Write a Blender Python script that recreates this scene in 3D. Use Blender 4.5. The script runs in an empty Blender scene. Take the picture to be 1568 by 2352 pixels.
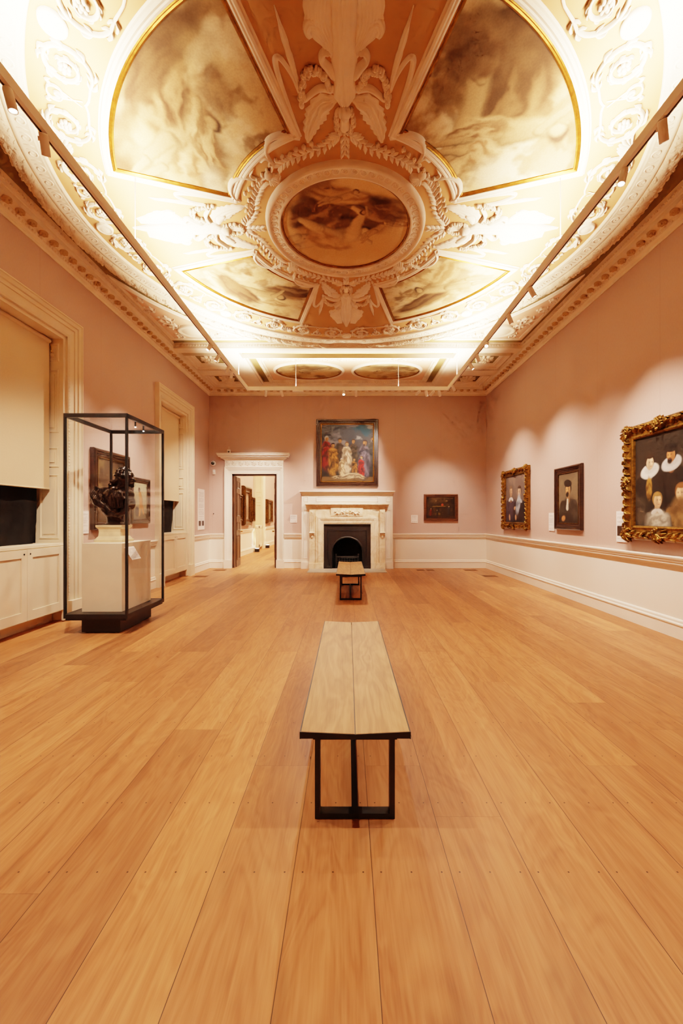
import bpy, bmesh, math, random
import numpy as np
from mathutils import Vector, Matrix
R = random.Random(7)
SC = bpy.context.scene
C = SC.collection
PI = math.pi
sin, cos, sqrt, rad = math.sin, math.cos, math.sqrt, math.radians

# ------------------------------------------------------------------ mesh builder
class MB:
    def __init__(s): s.v = []; s.f = []; s.sm = []
    def add(s, vs, fs, sm=False):
        o = len(s.v); s.v += [tuple(p) for p in vs]
        s.f += [[i + o for i in f] for f in fs]; s.sm += [sm] * len(fs); return s
    def box(s, x0, x1, y0, y1, z0, z1):
        vs = [(x, y, z) for z in (z0, z1) for y in (y0, y1) for x in (x0, x1)]
        return s.add(vs, [(0, 2, 3, 1), (4, 5, 7, 6), (0, 1, 5, 4), (2, 6, 7, 3), (0, 4, 6, 2), (1, 3, 7, 5)])
    def prism(s, pts, mapf, d0, d1):
        n = len(pts)
        vs = [mapf(a, b, d0) for a, b in pts] + [mapf(a, b, d1) for a, b in pts]
        fs = [list(range(n))[::-1], list(range(n, 2 * n))] + [(i, (i + 1) % n, n + (i + 1) % n, n + i) for i in range(n)]
        return s.add(vs, fs)
    def grid(s, P, sm=True, wu=False, wv=False):
        nu = len(P); nv = len(P[0])
        vs = [p for row in P for p in row]; fs = []
        for i in range(nu if wu else nu - 1):
            for j in range(nv if wv else nv - 1):
                i2 = (i + 1) % nu; j2 = (j + 1) % nv
                fs.append((i * nv + j, i * nv + j2, i2 * nv + j2, i2 * nv + j))
        return s.add(vs, fs, sm)
    def sweep(s, path, prof, closed, mapf, sm=False):
        n = len(path); P = []
        for i in range(n):
            a = Vector(path[i])
            p0 = Vector(path[(i - 1) % n]) if (closed or i > 0) else None
            p1 = Vector(path[(i + 1) % n]) if (closed or i < n - 1) else None
            t0 = (a - p0).normalized() if p0 is not None else None
            t1 = (p1 - a).normalized() if p1 is not None else None
            if t0 is None: t0 = t1
            if t1 is None: t1 = t0
            n0 = Vector((-t0.y, t0.x)); n1 = Vector((-t1.y, t1.x))
            m = n0 + n1
            m = m.normalized() if m.length > 1e-6 else n0
            k = 1 / max(.35, m.dot(n0))
            P.append([mapf(a.x + m.x * o * k, a.y + m.y * o * k, d) for o, d in prof])
        return s.grid(P, sm, wu=closed)
    def lathe(s, prof, c=(0, 0, 0), n=24, mapf=None, sm=True):
        P = []
        for i in range(n):
            t = 2 * PI * i / n; row = []
            for r, z in prof:
                p = (r * cos(t), r * sin(t), z)
                if mapf: p = mapf(*p)
                row.append((p[0] + c[0], p[1] + c[1], p[2] + c[2]))
            P.append(row)
        return s.grid(P, sm, wu=True)
    def tube(s, pts, r, n=8, cap=True, sm=True):
        pts = [Vector(p) for p in pts]; m = len(pts)
        rr = r if isinstance(r, (list, tuple)) else [r] * m
        P = []; ref = None
        for i in range(m):
            t = (pts[min(i + 1, m - 1)] - pts[max(i - 1, 0)]).normalized()
            if ref is None:
                ref = Vector((0, 0, 1)) if abs(t.z) < .9 else Vector((1, 0, 0))
            x = (ref - t * ref.dot(t)).normalized(); ref = x; y = t.cross(x)
            P.append([tuple(pts[i] + (x * cos(2 * PI * j / n) + y * sin(2 * PI * j / n)) * rr[i]) for j in range(n)])
        s.grid(P, sm, wv=True)
        if cap:
            s.add(P[0], [list(range(n))[::-1]]); s.add(P[-1], [list(range(n))])
        return s
    def ell(s, c, r, rot=None, nu=14, nv=10):
        M = rot or Matrix.Identity(3); P = []
        for i in range(nu):
            a = 2 * PI * i / nu; row = []
            for j in range(nv + 1):
                b = -PI / 2 + PI * j / nv
                p = M @ Vector((r[0] * cos(b) * cos(a), r[1] * cos(b) * sin(a), r[2] * sin(b)))
                row.append((p.x + c[0], p.y + c[1], p.z + c[2]))
            P.append(row)
        return s.grid(P, True, wu=True)
    def cyl(s, p0, p1, r, n=16):
        return s.tube([p0, p1], r, n)
    def clampz(s, zmax):
        s.v = [(x, y, min(z, zmax)) for x, y, z in s.v]; return s
    def build(s, name, mat, parent=None, bevel=0, loc=None, weld=False):
        me = bpy.data.meshes.new(name)
        me.from_pydata(s.v, [], s.f); me.validate()
        bm = bmesh.new(); bm.from_mesh(me)
        if weld: bmesh.ops.remove_doubles(bm, verts=bm.verts, dist=1e-5)
        bmesh.ops.recalc_face_normals(bm, faces=bm.faces)
        bm.to_mesh(me); bm.free()
        if len(me.polygons) == len(s.sm):
            me.polygons.foreach_set('use_smooth', s.sm)
        o = bpy.data.objects.new(name, me); C.objects.link(o)
        if mat: me.materials.append(mat)
        if parent: o.parent = parent
        if loc: o.location = loc
        if bevel:
            b = o.modifiers.new('edge', 'BEVEL'); b.width = bevel; b.segments = 2; b.limit_method = 'ANGLE'
        return o

def catmull(pts, per=6):
    pts = [Vector(p) for p in pts]; out = []
    P = [pts[0] * 2 - pts[1]] + pts + [pts[-1] * 2 - pts[-2]]
    for i in range(1, len(P) - 2):
        for k in range(per):
            t = k / per
            out.append(.5 * ((2 * P[i]) + (P[i + 1] - P[i - 1]) * t + (2 * P[i - 1] - 5 * P[i] + 4 * P[i + 1] - P[i + 2]) * t * t
                             + (3 * P[i] - P[i - 1] - 3 * P[i + 1] + P[i + 2]) * t ** 3))
    out.append(pts[-1]); return out

def lerp_list(ws, m):
    return [float(np.interp(i / (m - 1), np.linspace(0, 1, len(ws)), ws)) for i in range(m)]

def ribbon(mb, pts, ws, H, n=8, groove=0, gd=0.0, serr=0, sd=.18, per=6, z0=0.0, f=lambda a, b, d: (a, b, -d)):
    """low relief strip: spine pts (2-D), half widths ws, height H, lengthwise grooves, saw-toothed edge"""
    S = catmull([Vector(p).to_2d() if len(p) > 2 else Vector(p) for p in pts], per); m = len(S)
    W = lerp_list(ws, m); P = []
    for i in range(m):
        t = (S[min(i + 1, m - 1)] - S[max(i - 1, 0)]).normalized(); nrm = Vector((-t.y, t.x))
        e = min(1, i / (m * .12 + .01) + .15, (m - 1 - i) / (m * .12 + .01) + .15)
        w = W[i]
        if serr: w *= 1 + sd * (((i * serr / m) % 1) - .5) * 2
        row = []
        for j in range(n + 1):
            q = -1 + 2 * j / n
            h = H * sqrt(max(0, 1 - q * q)) * e
            if groove: h += gd * e * cos(groove * PI * q) * (1 - q ** 4)
            p = S[i] + nrm * (w * q)
            row.append(f(p.x, p.y, z0 + max(0.0, h)))
        P.append(row)
    mb.grid(P, True)

def empty(name, loc=(0, 0, 0), rotz=0):
    o = bpy.data.objects.new(name, None); C.objects.link(o)
    o.empty_display_size = .1; o.location = loc; o.rotation_euler = (0, 0, rotz); return o
def tag(o, label, cat, group=None):
    o['label'] = label; o['category'] = cat
    if group: o['group'] = group
    return o
def thing(name, label, cat, loc=(0, 0, 0), rotz=0, group=None):
    return tag(empty(name, loc, rotz), label, cat, group)
def struct(o):
    o['kind'] = 'structure'; return o
def dup(root, loc=None, rotz=None, label=None, group=None):
    r = root.copy(); C.objects.link(r)
    if loc: r.location = loc
    if rotz is not None: r.rotation_euler = (0, 0, rotz)
    if label: r['label'] = label
    if group: r['group'] = group
    for ch in list(root.children):
        c = ch.copy(); C.objects.link(c); c.parent = r
        for g in list(ch.children):
            d = g.copy(); C.objects.link(d); d.parent = c
    return r
def ceil_map(a, b, d): return (a, b, -d)
def wall_map(a, b, d): return (a, -d, b)

# ------------------------------------------------------------------ materials
def lin(c):
    return tuple((x / 12.92 if x <= .04045 else ((x + .055) / 1.055) ** 2.4) for x in c[:3])
def rgb(r, g, b): return lin((r / 255, g / 255, b / 255)) + (1,)

class NT:
    def __init__(s, name):
        s.m = bpy.data.materials.new(name); s.m.use_nodes = True; s.t = s.m.node_tree
        s.b = s.t.nodes['Principled BSDF']; s.out = s.t.nodes['Material Output']
    def n(s, typ, **kw):
        nd = s.t.nodes.new(typ)
        for k, v in kw.items(): setattr(nd, k, v)
        return nd
    def link(s, a, b): s.t.links.new(a.s if isinstance(a, E) else a, b)
    def val(s, sock, v):
        if isinstance(v, E): s.t.links.new(v.s, sock)
        else: sock.default_value = v
    def math(s, op, *a):
        nd = s.n('ShaderNodeMath', operation=op)
        for i, x in enumerate(a): s.val(nd.inputs[i], x)
        return E(s, nd.outputs[0])
    def pos(s, gen='Object'):
        tc = s.n('ShaderNodeTexCoord'); sp = s.n('ShaderNodeSeparateXYZ')
        s.t.links.new(tc.outputs[gen], sp.inputs[0])
        return [E(s, o) for o in sp.outputs]
    def vec(s, x, y, z):
        nd = s.n('ShaderNodeCombineXYZ')
        for i, q in enumerate((x, y, z)): s.val(nd.inputs[i], q)
        return E(s, nd.outputs[0])
    def noise(s, v, scale, detail=3, rough=.5, dist=0):
        nd = s.n('ShaderNodeTexNoise'); 
        if v is not None: s.t.links.new(v.s, nd.inputs['Vector'])
        nd.inputs['Scale'].default_value = scale; nd.inputs['Detail'].default_value = detail
        nd.inputs['Roughness'].default_value = rough; nd.inputs['Distortion'].default_value = dist
        return E(s, nd.outputs['Fac'])
    def white(s, v):
        nd = s.n('ShaderNodeTexWhiteNoise', noise_dimensions='3D'); s.t.links.new(v.s, nd.inputs['Vector'])
        return E(s, nd.outputs['Value'])
    def ramp(s, f, stops):
        nd = s.n('ShaderNodeValToRGB'); s.val(nd.inputs[0], f)
        el = nd.color_ramp.elements
        while len(el) < len(stops): el.new(.5)
        for e, (p, c) in zip(el, stops): e.position = p; e.color = c
        return E(s, nd.outputs[0])
    def mix(s, f, a, b, mode='MIX'):
        nd = s.n('ShaderNodeMix', data_type='RGBA', blend_type=mode)
        s.val(nd.inputs[0], f); s.val(nd.inputs[6], a); s.val(nd.inputs[7], b)
        return E(s, nd.outputs[2])
    def bump(s, h, strength=.3, dist=.01):
        nd = s.n('ShaderNodeBump'); s.val(nd.inputs['Height'], h)
        nd.inputs['Strength'].default_value = strength; nd.inputs['Distance'].default_value = dist
        s.t.links.new(nd.outputs[0], s.b.inputs['Normal'])
    def set(s, color=None, rough=None, metal=None, spec=None):
        if color is not None: s.val(s.b.inputs['Base Color'], color)
        if rough is not None: s.val(s.b.inputs['Roughness'], rough)
        if metal is not None: s.b.inputs['Metallic'].default_value = metal
        if spec is not None: s.b.inputs['Specular IOR Level'].default_value = spec
        return s.m
class E:
    def __init__(s, nt, so): s.nt = nt; s.s = so
    def __add__(s, o): return s.nt.math('ADD', s, o)
    def __sub__(s, o): return s.nt.math('SUBTRACT', s, o)
    def __rsub__(s, o): return s.nt.math('SUBTRACT', o, s)
    def __mul__(s, o): return s.nt.math('MULTIPLY', s, o)
    def __truediv__(s, o): return s.nt.math('DIVIDE', s, o)
    __radd__ = __add__; __rmul__ = __mul__
    def floor(s): return s.nt.math('FLOOR', s)
    def abs(s): return s.nt.math('ABSOLUTE', s)
    def lt(s, o): return s.nt.math('LESS_THAN', s, o)
    def gt(s, o): return s.nt.math('GREATER_THAN', s, o)
    def min(s, o): return s.nt.math('MINIMUM', s, o)
    def max(s, o): return s.nt.math('MAXIMUM', s, o)
    def sin(s): return s.nt.math('SINE', s)
    def sqrt(s): return s.nt.math('SQRT', s)

def simple(name, c, rough=.5, metal=0, spec=.5, var=.08, scale=6, bump=0, bscale=40, bdist=.004):
    t = NT(name); x, y, z = t.pos(); v = t.vec(x, y, z)
    f = t.noise(v, scale, 4)
    dark = tuple(q * (1 - var) for q in c[:3]) + (1,); lite = tuple(min(1, q * (1 + var)) for q in c[:3]) + (1,)
    t.set(t.ramp(f, [(.3, dark), (.7, lite)]), rough, metal, spec)
    if bump: t.bump(t.noise(v, bscale, 4), bump, bdist)
    return t.m

def mat_floor():
    t = NT('oak_floorboards'); x, y, z = t.pos()
    W = .332; q = (x + .2291) / W; idx = q.floor(); fx = (q - idx) * W
    r0 = t.white(t.vec(idx, 3.1, 0.7))
    L = 3.36; yy = (y + .05 + (r0 * 8).floor() * .42) / L; seg = yy.floor(); fy = (yy - seg) * L
    r1 = t.white(t.vec(idx, seg, 1.3)); r2 = t.white(t.vec(idx, seg, 5.9))
    off = r1 * 37
    v1 = t.vec(x * 9 + off, y * .55 + off, r2 * 9); n1 = t.noise(v1, 1, 5, .6, 1.2)
    v2 = t.vec(x * 60 + off, y * 2.2, off); n2 = t.noise(v2, 1.6, 3, .6)
    v3 = t.vec(x * 4 + off, y * .9 + off, off); n3 = t.noise(v3, 1.2, 3, .55, .6)
    rings = ((n3 * 60).sin()) * .5 + .5
    f = n1 * .5 + n2 * .3 + rings * .08 + n3 * .25 - .08
    base = t.ramp(f, [(.25, rgb(128, 76, 46)), (.42, rgb(166, 105, 66)), (.58, rgb(186, 125, 82)), (.78, rgb(202, 146, 98))])
    tint = t.ramp(r1, [(0, (.70, .66, .62, 1)), (.3, (.90, .87, .83, 1)), (.7, (1.0, 1.0, .97, 1)), (1, (1.16, 1.17, 1.08, 1))])
    col = t.mix(1.0, base, tint, 'MULTIPLY')
    # knots and grey mineral streaks
    kn = t.noise(t.vec(x * 3 + off, y * 1.1 + off, 4.2), 1.6, 2)
    col = t.mix((kn - .64).max(0.0) * 3.5, col, rgb(112, 74, 44))
    seam = fx.min(W - fx).lt(.0014)
    joint = fy.min(L - fy).lt(.0009)
    # nail heads
    ny = (y - 1.73) / .42; fyn = (ny - (ny + .5).floor()) * .42
    d1 = (fx - .038).abs().min((fx - .166).abs()).min((fx - .294).abs())
    nail = (d1 * d1 + fyn * fyn).sqrt().lt(.0038) * y.gt(1.6)
    col = t.mix(seam.max(joint * .55).max(nail * .95), col, rgb(58, 32, 16))
    rough = t.math('MULTIPLY_ADD', n2, .14, .36)
    t.set(col, rough, spec=.28)
    t.bump(n2 * .25 - seam * 1.0 - joint * .6, .12, .004)
    return t.m

def mat_bench():
    t = NT('pale_oak_board'); x, y, z = t.pos()
    o = x.gt(0.0) * 7.0
    n1 = t.noise(t.vec(x * 8 + o, y * .7 + o, o), 1.3, 5, .6, 1.4); n2 = t.noise(t.vec(x * 90, y * 3, o), 1.5, 3)
    rings = (t.noise(t.vec(x * 4 + o, y * .8 + o, o), 1, 3, .5, .8) * 50).sin() * .5 + .5
    f = n1 * .55 + n2 * .25 + rings * .14
    c = t.ramp(f, [(.2, rgb(126, 88, 56)), (.45, rgb(162, 120, 79)), (.75, rgb(190, 148, 103))])
    kn = t.noise(t.vec(x * 6, y * 2.2, 3.3), 1.3, 2)
    c = t.mix((kn - .66).max(0.0) * 4, c, rgb(100, 66, 38))
    t.set(c, .5, spec=.25); t.bump(n2, .1, .003); return t.m

def mat_wall():
    t = NT('fabric_over_cream_dado'); x, y, z = t.pos()
    n = t.noise(t.vec(x * 1, y * 1, z * .25), 90, 3, .6); big = t.noise(t.vec(x, y, z), .7, 2)
    up = t.ramp(n * .5 + big * .5, [(.3, rgb(184, 155, 144)), (.7, rgb(194, 165, 154))])
    # upright joins of the fabric widths
    s = (x + y) / 1.35; fs = (s - s.floor()) * 1.35
    up = t.mix(fs.lt(.006) * .22, up, rgb(120, 88, 70))
    low = t.ramp(big, [(.3, rgb(233, 220, 204)), (.7, rgb(240, 229, 214))])
    t.set(t.mix(z.gt(.98), low, up), .8, spec=.2); t.bump(n, .06, .002); return t.m

def mat_marble():
    t = NT('veined_cream_marble'); x, y, z = t.pos(); v = t.vec(x, y, z)
    w = t.noise(v, 2.2, 5, .6, 1.2); vein = (w - .5).abs()
    c = t.ramp(vein, [(0, rgb(216, 188, 152)), (.05, rgb(232, 210, 180)), (.2, rgb(240, 222, 196))])
    st = t.noise(v, 2.2, 4); c = t.mix((st - .5).max(0.0) * 1.6, c, rgb(205, 165, 118))
    t.set(c, .3, spec=.5); return t.m

def mat_gold(name='carved_giltwood', lo=(96, 62, 20), hi=(214, 160, 62)):
    t = NT(name); x, y, z = t.pos(); v = t.vec(x, y, z); n = t.noise(v, 22, 4, .6); g = t.noise(v, 5, 2)
    t.set(t.ramp(n * .6 + g * .4, [(.32, rgb(*lo)), (.68, rgb(*hi))]), .34, .85); t.bump(n, .5, .006); return t.m

def mat_wood(name, c0, c1, rough=.35, sx=3, sy=3, sz=30):
    t = NT(name); x, y, z = t.pos(); n = t.noise(t.vec(x * sx, y * sy, z * sz), 1.5, 4, .6, .6)
    t.set(t.ramp(n, [(.3, rgb(*c0)), (.7, rgb(*c1))]), rough, spec=.5); return t.m

def mat_glass():
    t = NT('clear_case_glass'); tr = t.n('ShaderNodeBsdfTransparent'); gl = t.n('ShaderNodeBsdfGlossy'); mx = t.n('ShaderNodeMixShader')
    fr = t.n('ShaderNodeFresnel'); ge = t.n('ShaderNodeNewGeometry'); bk = E(t, ge.outputs['Backfacing']); t.val(fr.inputs[0], 1.5 - bk * .8333)
    gl.inputs['Roughness'].default_value = .015
    tr.inputs[0].default_value = (.97, .975, .97, 1)
    t.link(fr.outputs[0], mx.inputs[0]); t.link(tr.outputs[0], mx.inputs[1]); t.link(gl.outputs[0], mx.inputs[2])
    t.link(mx.outputs[0], t.out.inputs[0]); return t.m

def mat_paper():
    t = NT('printed_card'); x, y, z = t.pos()
    ln = z / .016; fl = (ln - ln.floor()); word = t.noise(t.vec(x * 60, y * 60, ln.floor() * 7.3), 1, 1)
    para = t.noise(t.vec(0.0, 0.0, ln.floor() * .31), 1, 0)
    ink = fl.lt(.42) * word.gt(.42) * para.gt(.43)
    m = t.pos('Generated'); inside = m[0].gt(.1) * m[0].lt(.88) * m[2].gt(.08) * m[2].lt(.93)
    t.set(t.mix(ink * inside * .6, rgb(236, 224, 216), rgb(96, 84, 82)), .6, spec=.2); return t.m

def mat_canvas(name, rough=.4, spec=.35):
    t = NT(name); a = t.n('ShaderNodeVertexColor'); a.layer_name = 'Col'
    x, y, z = t.pos(); n = t.noise(t.vec(x, y, z), 60, 3)
    t.set(t.mix(.12, E(t, a.outputs[0]), t.ramp(n, [(.3, (.0, .0, .0, 1)), (.7, (.8, .8, .8, 1))]), 'OVERLAY'), rough, spec=spec)
    return t.m

def mat_emit(name, c, s):
    t = NT(name); x, y, z = t.pos()
    t.b.inputs['Base Color'].default_value = (.8, .8, .8, 1); t.b.inputs['Emission Color'].default_value = c
    t.b.inputs['Emission Strength'].default_value = s; return t.m

def mat_plaster(name, c, var=.06, bump=.25, bs=38):
    return simple(name, c, .75, 0, .2, var, 5, bump, bs, .01)

M = {}
M['floor'] = mat_floor(); M['bench'] = mat_bench(); M['wall'] = mat_wall(); M['marble'] = mat_marble()
M['gold'] = mat_gold('carved_giltwood', (58, 36, 12), (176, 124, 52)); M['gilt'] = mat_gold('gilt_fillet', (110, 66, 16), (176, 116, 40))
M['oldgold'] = mat_gold('worn_gilt', (44, 28, 12), (120, 84, 38))
M['cream'] = simple('cream_paint', rgb(236, 223, 206), .45, spec=.35, var=.03, scale=3)
M['cream2'] = simple('ivory_joinery_paint', rgb(226, 208, 182), .5, spec=.3, var=.04, scale=3)
M['black'] = simple('black_steel', rgb(26, 23, 22), .42, spec=.4, var=.2, scale=20)
M['iron'] = simple('cast_iron', rgb(34, 29, 27), .38, spec=.5, var=.25, scale=12, bump=.2, bscale=60)
M['soot'] = simple('sooty_brick', rgb(14, 11, 10), .9, spec=.1, var=.3, scale=15)
M['walnut'] = mat_wood('dark_walnut_moulding', (30, 17, 11), (64, 38, 24), .3)
M['redwood'] = mat_wood('reddish_veneer', (62, 31, 17), (112, 64, 36), .3)
M['doorwood'] = mat_wood('polished_mahogany', (44, 21, 11), (80, 44, 24), .3, 12, 12, 2)
M['brass'] = simple('brass', rgb(200, 150, 60), .25, .9, var=.1)
M['glass'] = mat_glass(); M['paper'] = mat_paper()
M['canvas'] = mat_canvas('oil_on_canvas'); M['fresco'] = mat_canvas('ceiling_canvas_matte', .75, .15)
M['plinth'] = simple('matt_stone_grey_plinth', rgb(222, 206, 182), .6, spec=.25, var=.03)
M['onyx'] = simple('honey_marble', rgb(224, 202, 166), .35, spec=.5, var=.14, scale=9)
M['blind'] = simple('blind_fabric', rgb(218, 196, 164), .85, spec=.15, var=.03, scale=90)
M['blackout'] = simple('blackout_cloth', rgb(22, 18, 16), .85, spec=.15, var=.2, scale=8)
M['plastic'] = simple('white_plastic', rgb(236, 230, 222), .4, spec=.4, var=.02)
M['lens'] = mat_emit('lit_lens', (1, .86, .68, 1), 30)
M['dome'] = simple('smoked_dome', rgb(20, 18, 18), .1, spec=.6, var=.1)
M['track'] = simple('white_track_paint', rgb(246, 236, 222), .5, spec=.3, var=.03)
M['slot'] = simple('dark_track_slot', rgb(60, 36, 20), .7, var=.1)
M['stone'] = simple('grey_hearthstone', rgb(158, 146, 130), .5, spec=.4, var=.15, scale=4)
M['olive'] = simple('olive_ceiling_paint', rgb(136, 118, 76), .85, spec=.1, var=.06, scale=2)
M['peach'] = simple('peach_ceiling_paint', rgb(190, 146, 98), .85, spec=.1, var=.05, scale=1.5)
M['pinkp'] = simple('pale_pink_ceiling_paint', rgb(222, 184, 152), .85, spec=.1, var=.05, scale=2)
M['plaster'] = mat_plaster('moulded_plaster', rgb(240, 225, 202))
M['plasterw'] = mat_plaster('pale_plaster_ground', rgb(236, 220, 194), bump=.1)
M['rough'] = mat_plaster('leafy_plaster', rgb(234, 216, 188), .12, 1.0, 46)
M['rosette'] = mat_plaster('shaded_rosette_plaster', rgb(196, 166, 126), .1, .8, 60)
M['vent'] = simple('brown_vent_grille', rgb(128, 80, 46), .5, var=.15, scale=30)
def mat_bronze():
    t = NT('dark_patinated_bronze'); x, y, z = t.pos(); v = t.vec(x, y, z); n = t.noise(v, 14, 4); w = t.noise(v, 9, 3, .6, 2.0)
    t.set(t.ramp(n, [(.3, rgb(24, 19, 17)), (.7, rgb(70, 57, 50))]), .2, .85); t.bump(w, .6, .015); return t.m
M['bronze'] = mat_bronze()

# ------------------------------------------------------------------ painted canvases (colour per vertex)
def vnoise(x, y, seed):
    g = np.random.RandomState(seed).rand(64, 64)
    xi = np.floor(x).astype(int); yi = np.floor(y).astype(int); fx = x - xi; fy = y - yi
    fx = fx * fx * (3 - 2 * fx); fy = fy * fy * (3 - 2 * fy)
    G = lambda a, b: g[a % 64, b % 64]
    return (G(xi, yi) * (1 - fx) + G(xi + 1, yi) * fx) * (1 - fy) + (G(xi, yi + 1) * (1 - fx) + G(xi + 1, yi + 1) * fx) * fy
def fbm(x, y, seed, o=4):
    s = 0; a = .5; t = 0
    for k in range(o):
        s = s + a * vnoise(x * 2 ** k + 7.3 * k, y * 2 ** k + 3.1 * k, seed + k); t += a; a *= .55
    return s / t
def smooth(x, a, b):
    t = np.clip((x - a) / (b - a), 0, 1); return t * t * (3 - 2 * t)
class Art:
    """paints soft brush shapes on points (u in 0..asp, v in 0..1)"""
    def __init__(s, u, v, seed=1, warp=.02):
        s.u0, s.v0 = u, v
        s.u = u + warp * (fbm(u * 7, v * 7, seed) - .5) * 2; s.v = v + warp * (fbm(u * 7 + 9, v * 7 + 4, seed + 20) - .5) * 2
        s.c = np.zeros(u.shape + (3,)); s.seed = seed
    def put(s, m, col):
        m = np.clip(m, 0, 1)[..., None]; s.c = s.c * (1 - m) + np.array(col) * m
    def col(s, c): return np.array(lin(tuple(q / 255 for q in c)))
    def fill(s, c): s.c[:] = s.col(c)
    def cloud(s, c, sx, sy, lo, hi, k=1, seed=0, mask=1):
        s.put(smooth(fbm(s.u * sx, s.v * sy, s.seed + 50 + seed), lo, hi) * k * mask, s.col(c))
    def vgrad(s, c, v0, v1, k=1): s.put(smooth(s.v, v0, v1) * k, s.col(c))
    def ell(s, cx, cy, rx, ry, rot, c, soft=.2, shade=.5, a=1, light=(-.5, .6)):
        co, si = cos(rot), sin(rot); dx = s.u - cx; dy = s.v - cy
        p = (dx * co + dy * si) / rx; q = (-dx * si + dy * co) / ry
        d = np.sqrt(p * p + q * q); m = 1 - smooth(d, 1 - soft, 1 + soft)
        sh = (1 - .45 * shade * smooth(d, .55, 1.05)) - shade * np.clip(.5 - (dx / max(rx, ry) * light[0] + dy / max(rx, ry) * light[1]) * .6, 0, 1)
        s.put(m * a, s.col(c) * sh[..., None])
    def cap(s, x0, y0, x1, y1, r0, r1, c, soft=.25, shade=.5, a=1):
        dx, dy = x1 - x0, y1 - y0; L = dx * dx + dy * dy + 1e-9
        t = np.clip(((s.u - x0) * dx + (s.v - y0) * dy) / L, 0, 1); r = r0 + (r1 - r0) * t
        ex = s.u - (x0 + t * dx); ey = s.v - (y0 + t * dy); d = np.sqrt(ex * ex + ey * ey) / r
        sh = (1 - .45 * shade * smooth(d, .5, 1.05)) - shade * np.clip(.5 + (ex * .5 - ey * .6) / r * .6, 0, 1)
        s.put((1 - smooth(d, 1 - soft, 1 + soft)) * a, s.col(c) * sh[..., None])
    def drape(s, cx, cy, rx, ry, rot, c, c2, nf=5, soft=.25, a=1):
        """a swag of cloth with running folds"""
        co, si = cos(rot), sin(rot); dx = s.u - cx; dy = s.v - cy
        p = (dx * co + dy * si) / rx; q = (-dx * si + dy * co) / ry
        w = fbm(p * 1.6 + 20, q * 1.6 + 20, s.seed + int(cx * 97), 3)
        d = np.sqrt(p * p + q * q) + (w - .5) * .5
        f = .5 + .5 * np.sin(q * nf + (p * p) * 2.2 + w * 7)
        f = np.clip(f * .8 + .3 * (q + .3 * p), 0, 1)[..., None]
        m = np.clip(1 - smooth(d, 1 - soft, 1 + soft), 0, 1)[..., None] * a
        s.c = s.c * (1 - m) + (s.col(c) * f + s.col(c2) * (1 - f)) * m
    def robe(s, x, y, h, c, c2, skin=(214, 168, 126), lean=0, hair=(70, 48, 34), arm=None):
        """a generic standing draped figure, feet at (x, y), height h"""
        w = h * .15
        s.cap(x, y + h * .12, x + lean * .6, y + h * .62, w * 1.15, w * .8, c, .25, .75)
        for k in (-.5, .05, .45): s.cap(x + k * w, y + .04 * h, x + lean * .6 + k * w * .7, y + h * .6, w * .16, w * .1, c2, .9, .6, .8)
        s.ell(x + lean * .7, y + h * .7, w * 1.05, h * .12, 0, c, .3, .6)
        if arm: s.cap(x + lean * .7, y + h * .74, x + arm[0] * h, y + arm[1] * h, w * .34, w * .18, skin, .3, .5)
        s.ell(x + lean + .01 * h, y + h * .915, w * .46, h * .075, 0, hair, .25, .4)
        s.ell(x + lean, y + h * .9, w * .36, h * .06, 0, skin, .25, .5)
    def lying(s, x, y, L, ang, c):
        co, si = cos(ang), sin(ang); P = lambda a, b: (x + L * (a * co - b * si), y + L * (a * si + b * co))
        for (a, b, a2, b2, r0, r1) in ((-.1, 0, .25, .03, .1, .12), (.25, .03, .55, .12, .085, .06), (.55, .12, .85, .0, .055, .035), (.25, 0, .6, -.04, .085, .055), (.6, -.04, .9, -.1, .05, .03), (-.1, .03, -.25, -.15, .045, .035)):
            s.cap(*P(a, b), *P(a2, b2), L * r0, L * r1, c, .3, .55)
        s.ell(*P(-.25, .05), L * .075, L * .085, 0, (74, 52, 36), .3, .3); s.ell(*P(-.235, .03), L * .055, L * .07, 0, c, .3, .4)

def canvas_mesh(name, P, cols, mat, parent):
    """P: grid of local points (nu x nv x 3); cols nu x nv x 3 linear"""
    nu, nv = P.shape[:2]
    mb = MB(); idx = np.arange(nu * nv).reshape(nu, nv)
    me = bpy.data.meshes.new(name)
    fs = np.stack([idx[:-1, :-1], idx[1:, :-1], idx[1:, 1:], idx[:-1, 1:]], -1).reshape(-1, 4)
    me.from_pydata(P.reshape(-1, 3).tolist(), [], fs.tolist())
    at = me.color_attributes.new('Col', 'FLOAT_COLOR', 'POINT')
    c4 = np.concatenate([np.clip(cols.reshape(-1, 3), 0, 1), np.ones((nu * nv, 1))], 1)
    at.data.foreach_set('color', c4.ravel().astype(np.float32))
    o = bpy.data.objects.new(name, me); C.objects.link(o); me.materials.append(mat); o.parent = parent
    return o

def spiral(cx, cy, r, turns, sgn, a0, n=26):
    return [(cx + r * (1 - .86 * i / n) * cos(a0 + sgn * turns * 2 * PI * i / n), cy + r * (1 - .86 * i / n) * sin(a0 + sgn * turns * 2 * PI * i / n)) for i in range(n + 1)]

# ------------------------------------------------------------------ room numbers (metres; camera stands at x=0, y=0)
XL, XR, YB, YN = -4.10, 4.09, 12.10, -1.40
ZC = 5.40; ZCOR = 5.10
OX, OY = -.03, 5.51      # centre of the ceiling roundel

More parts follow.
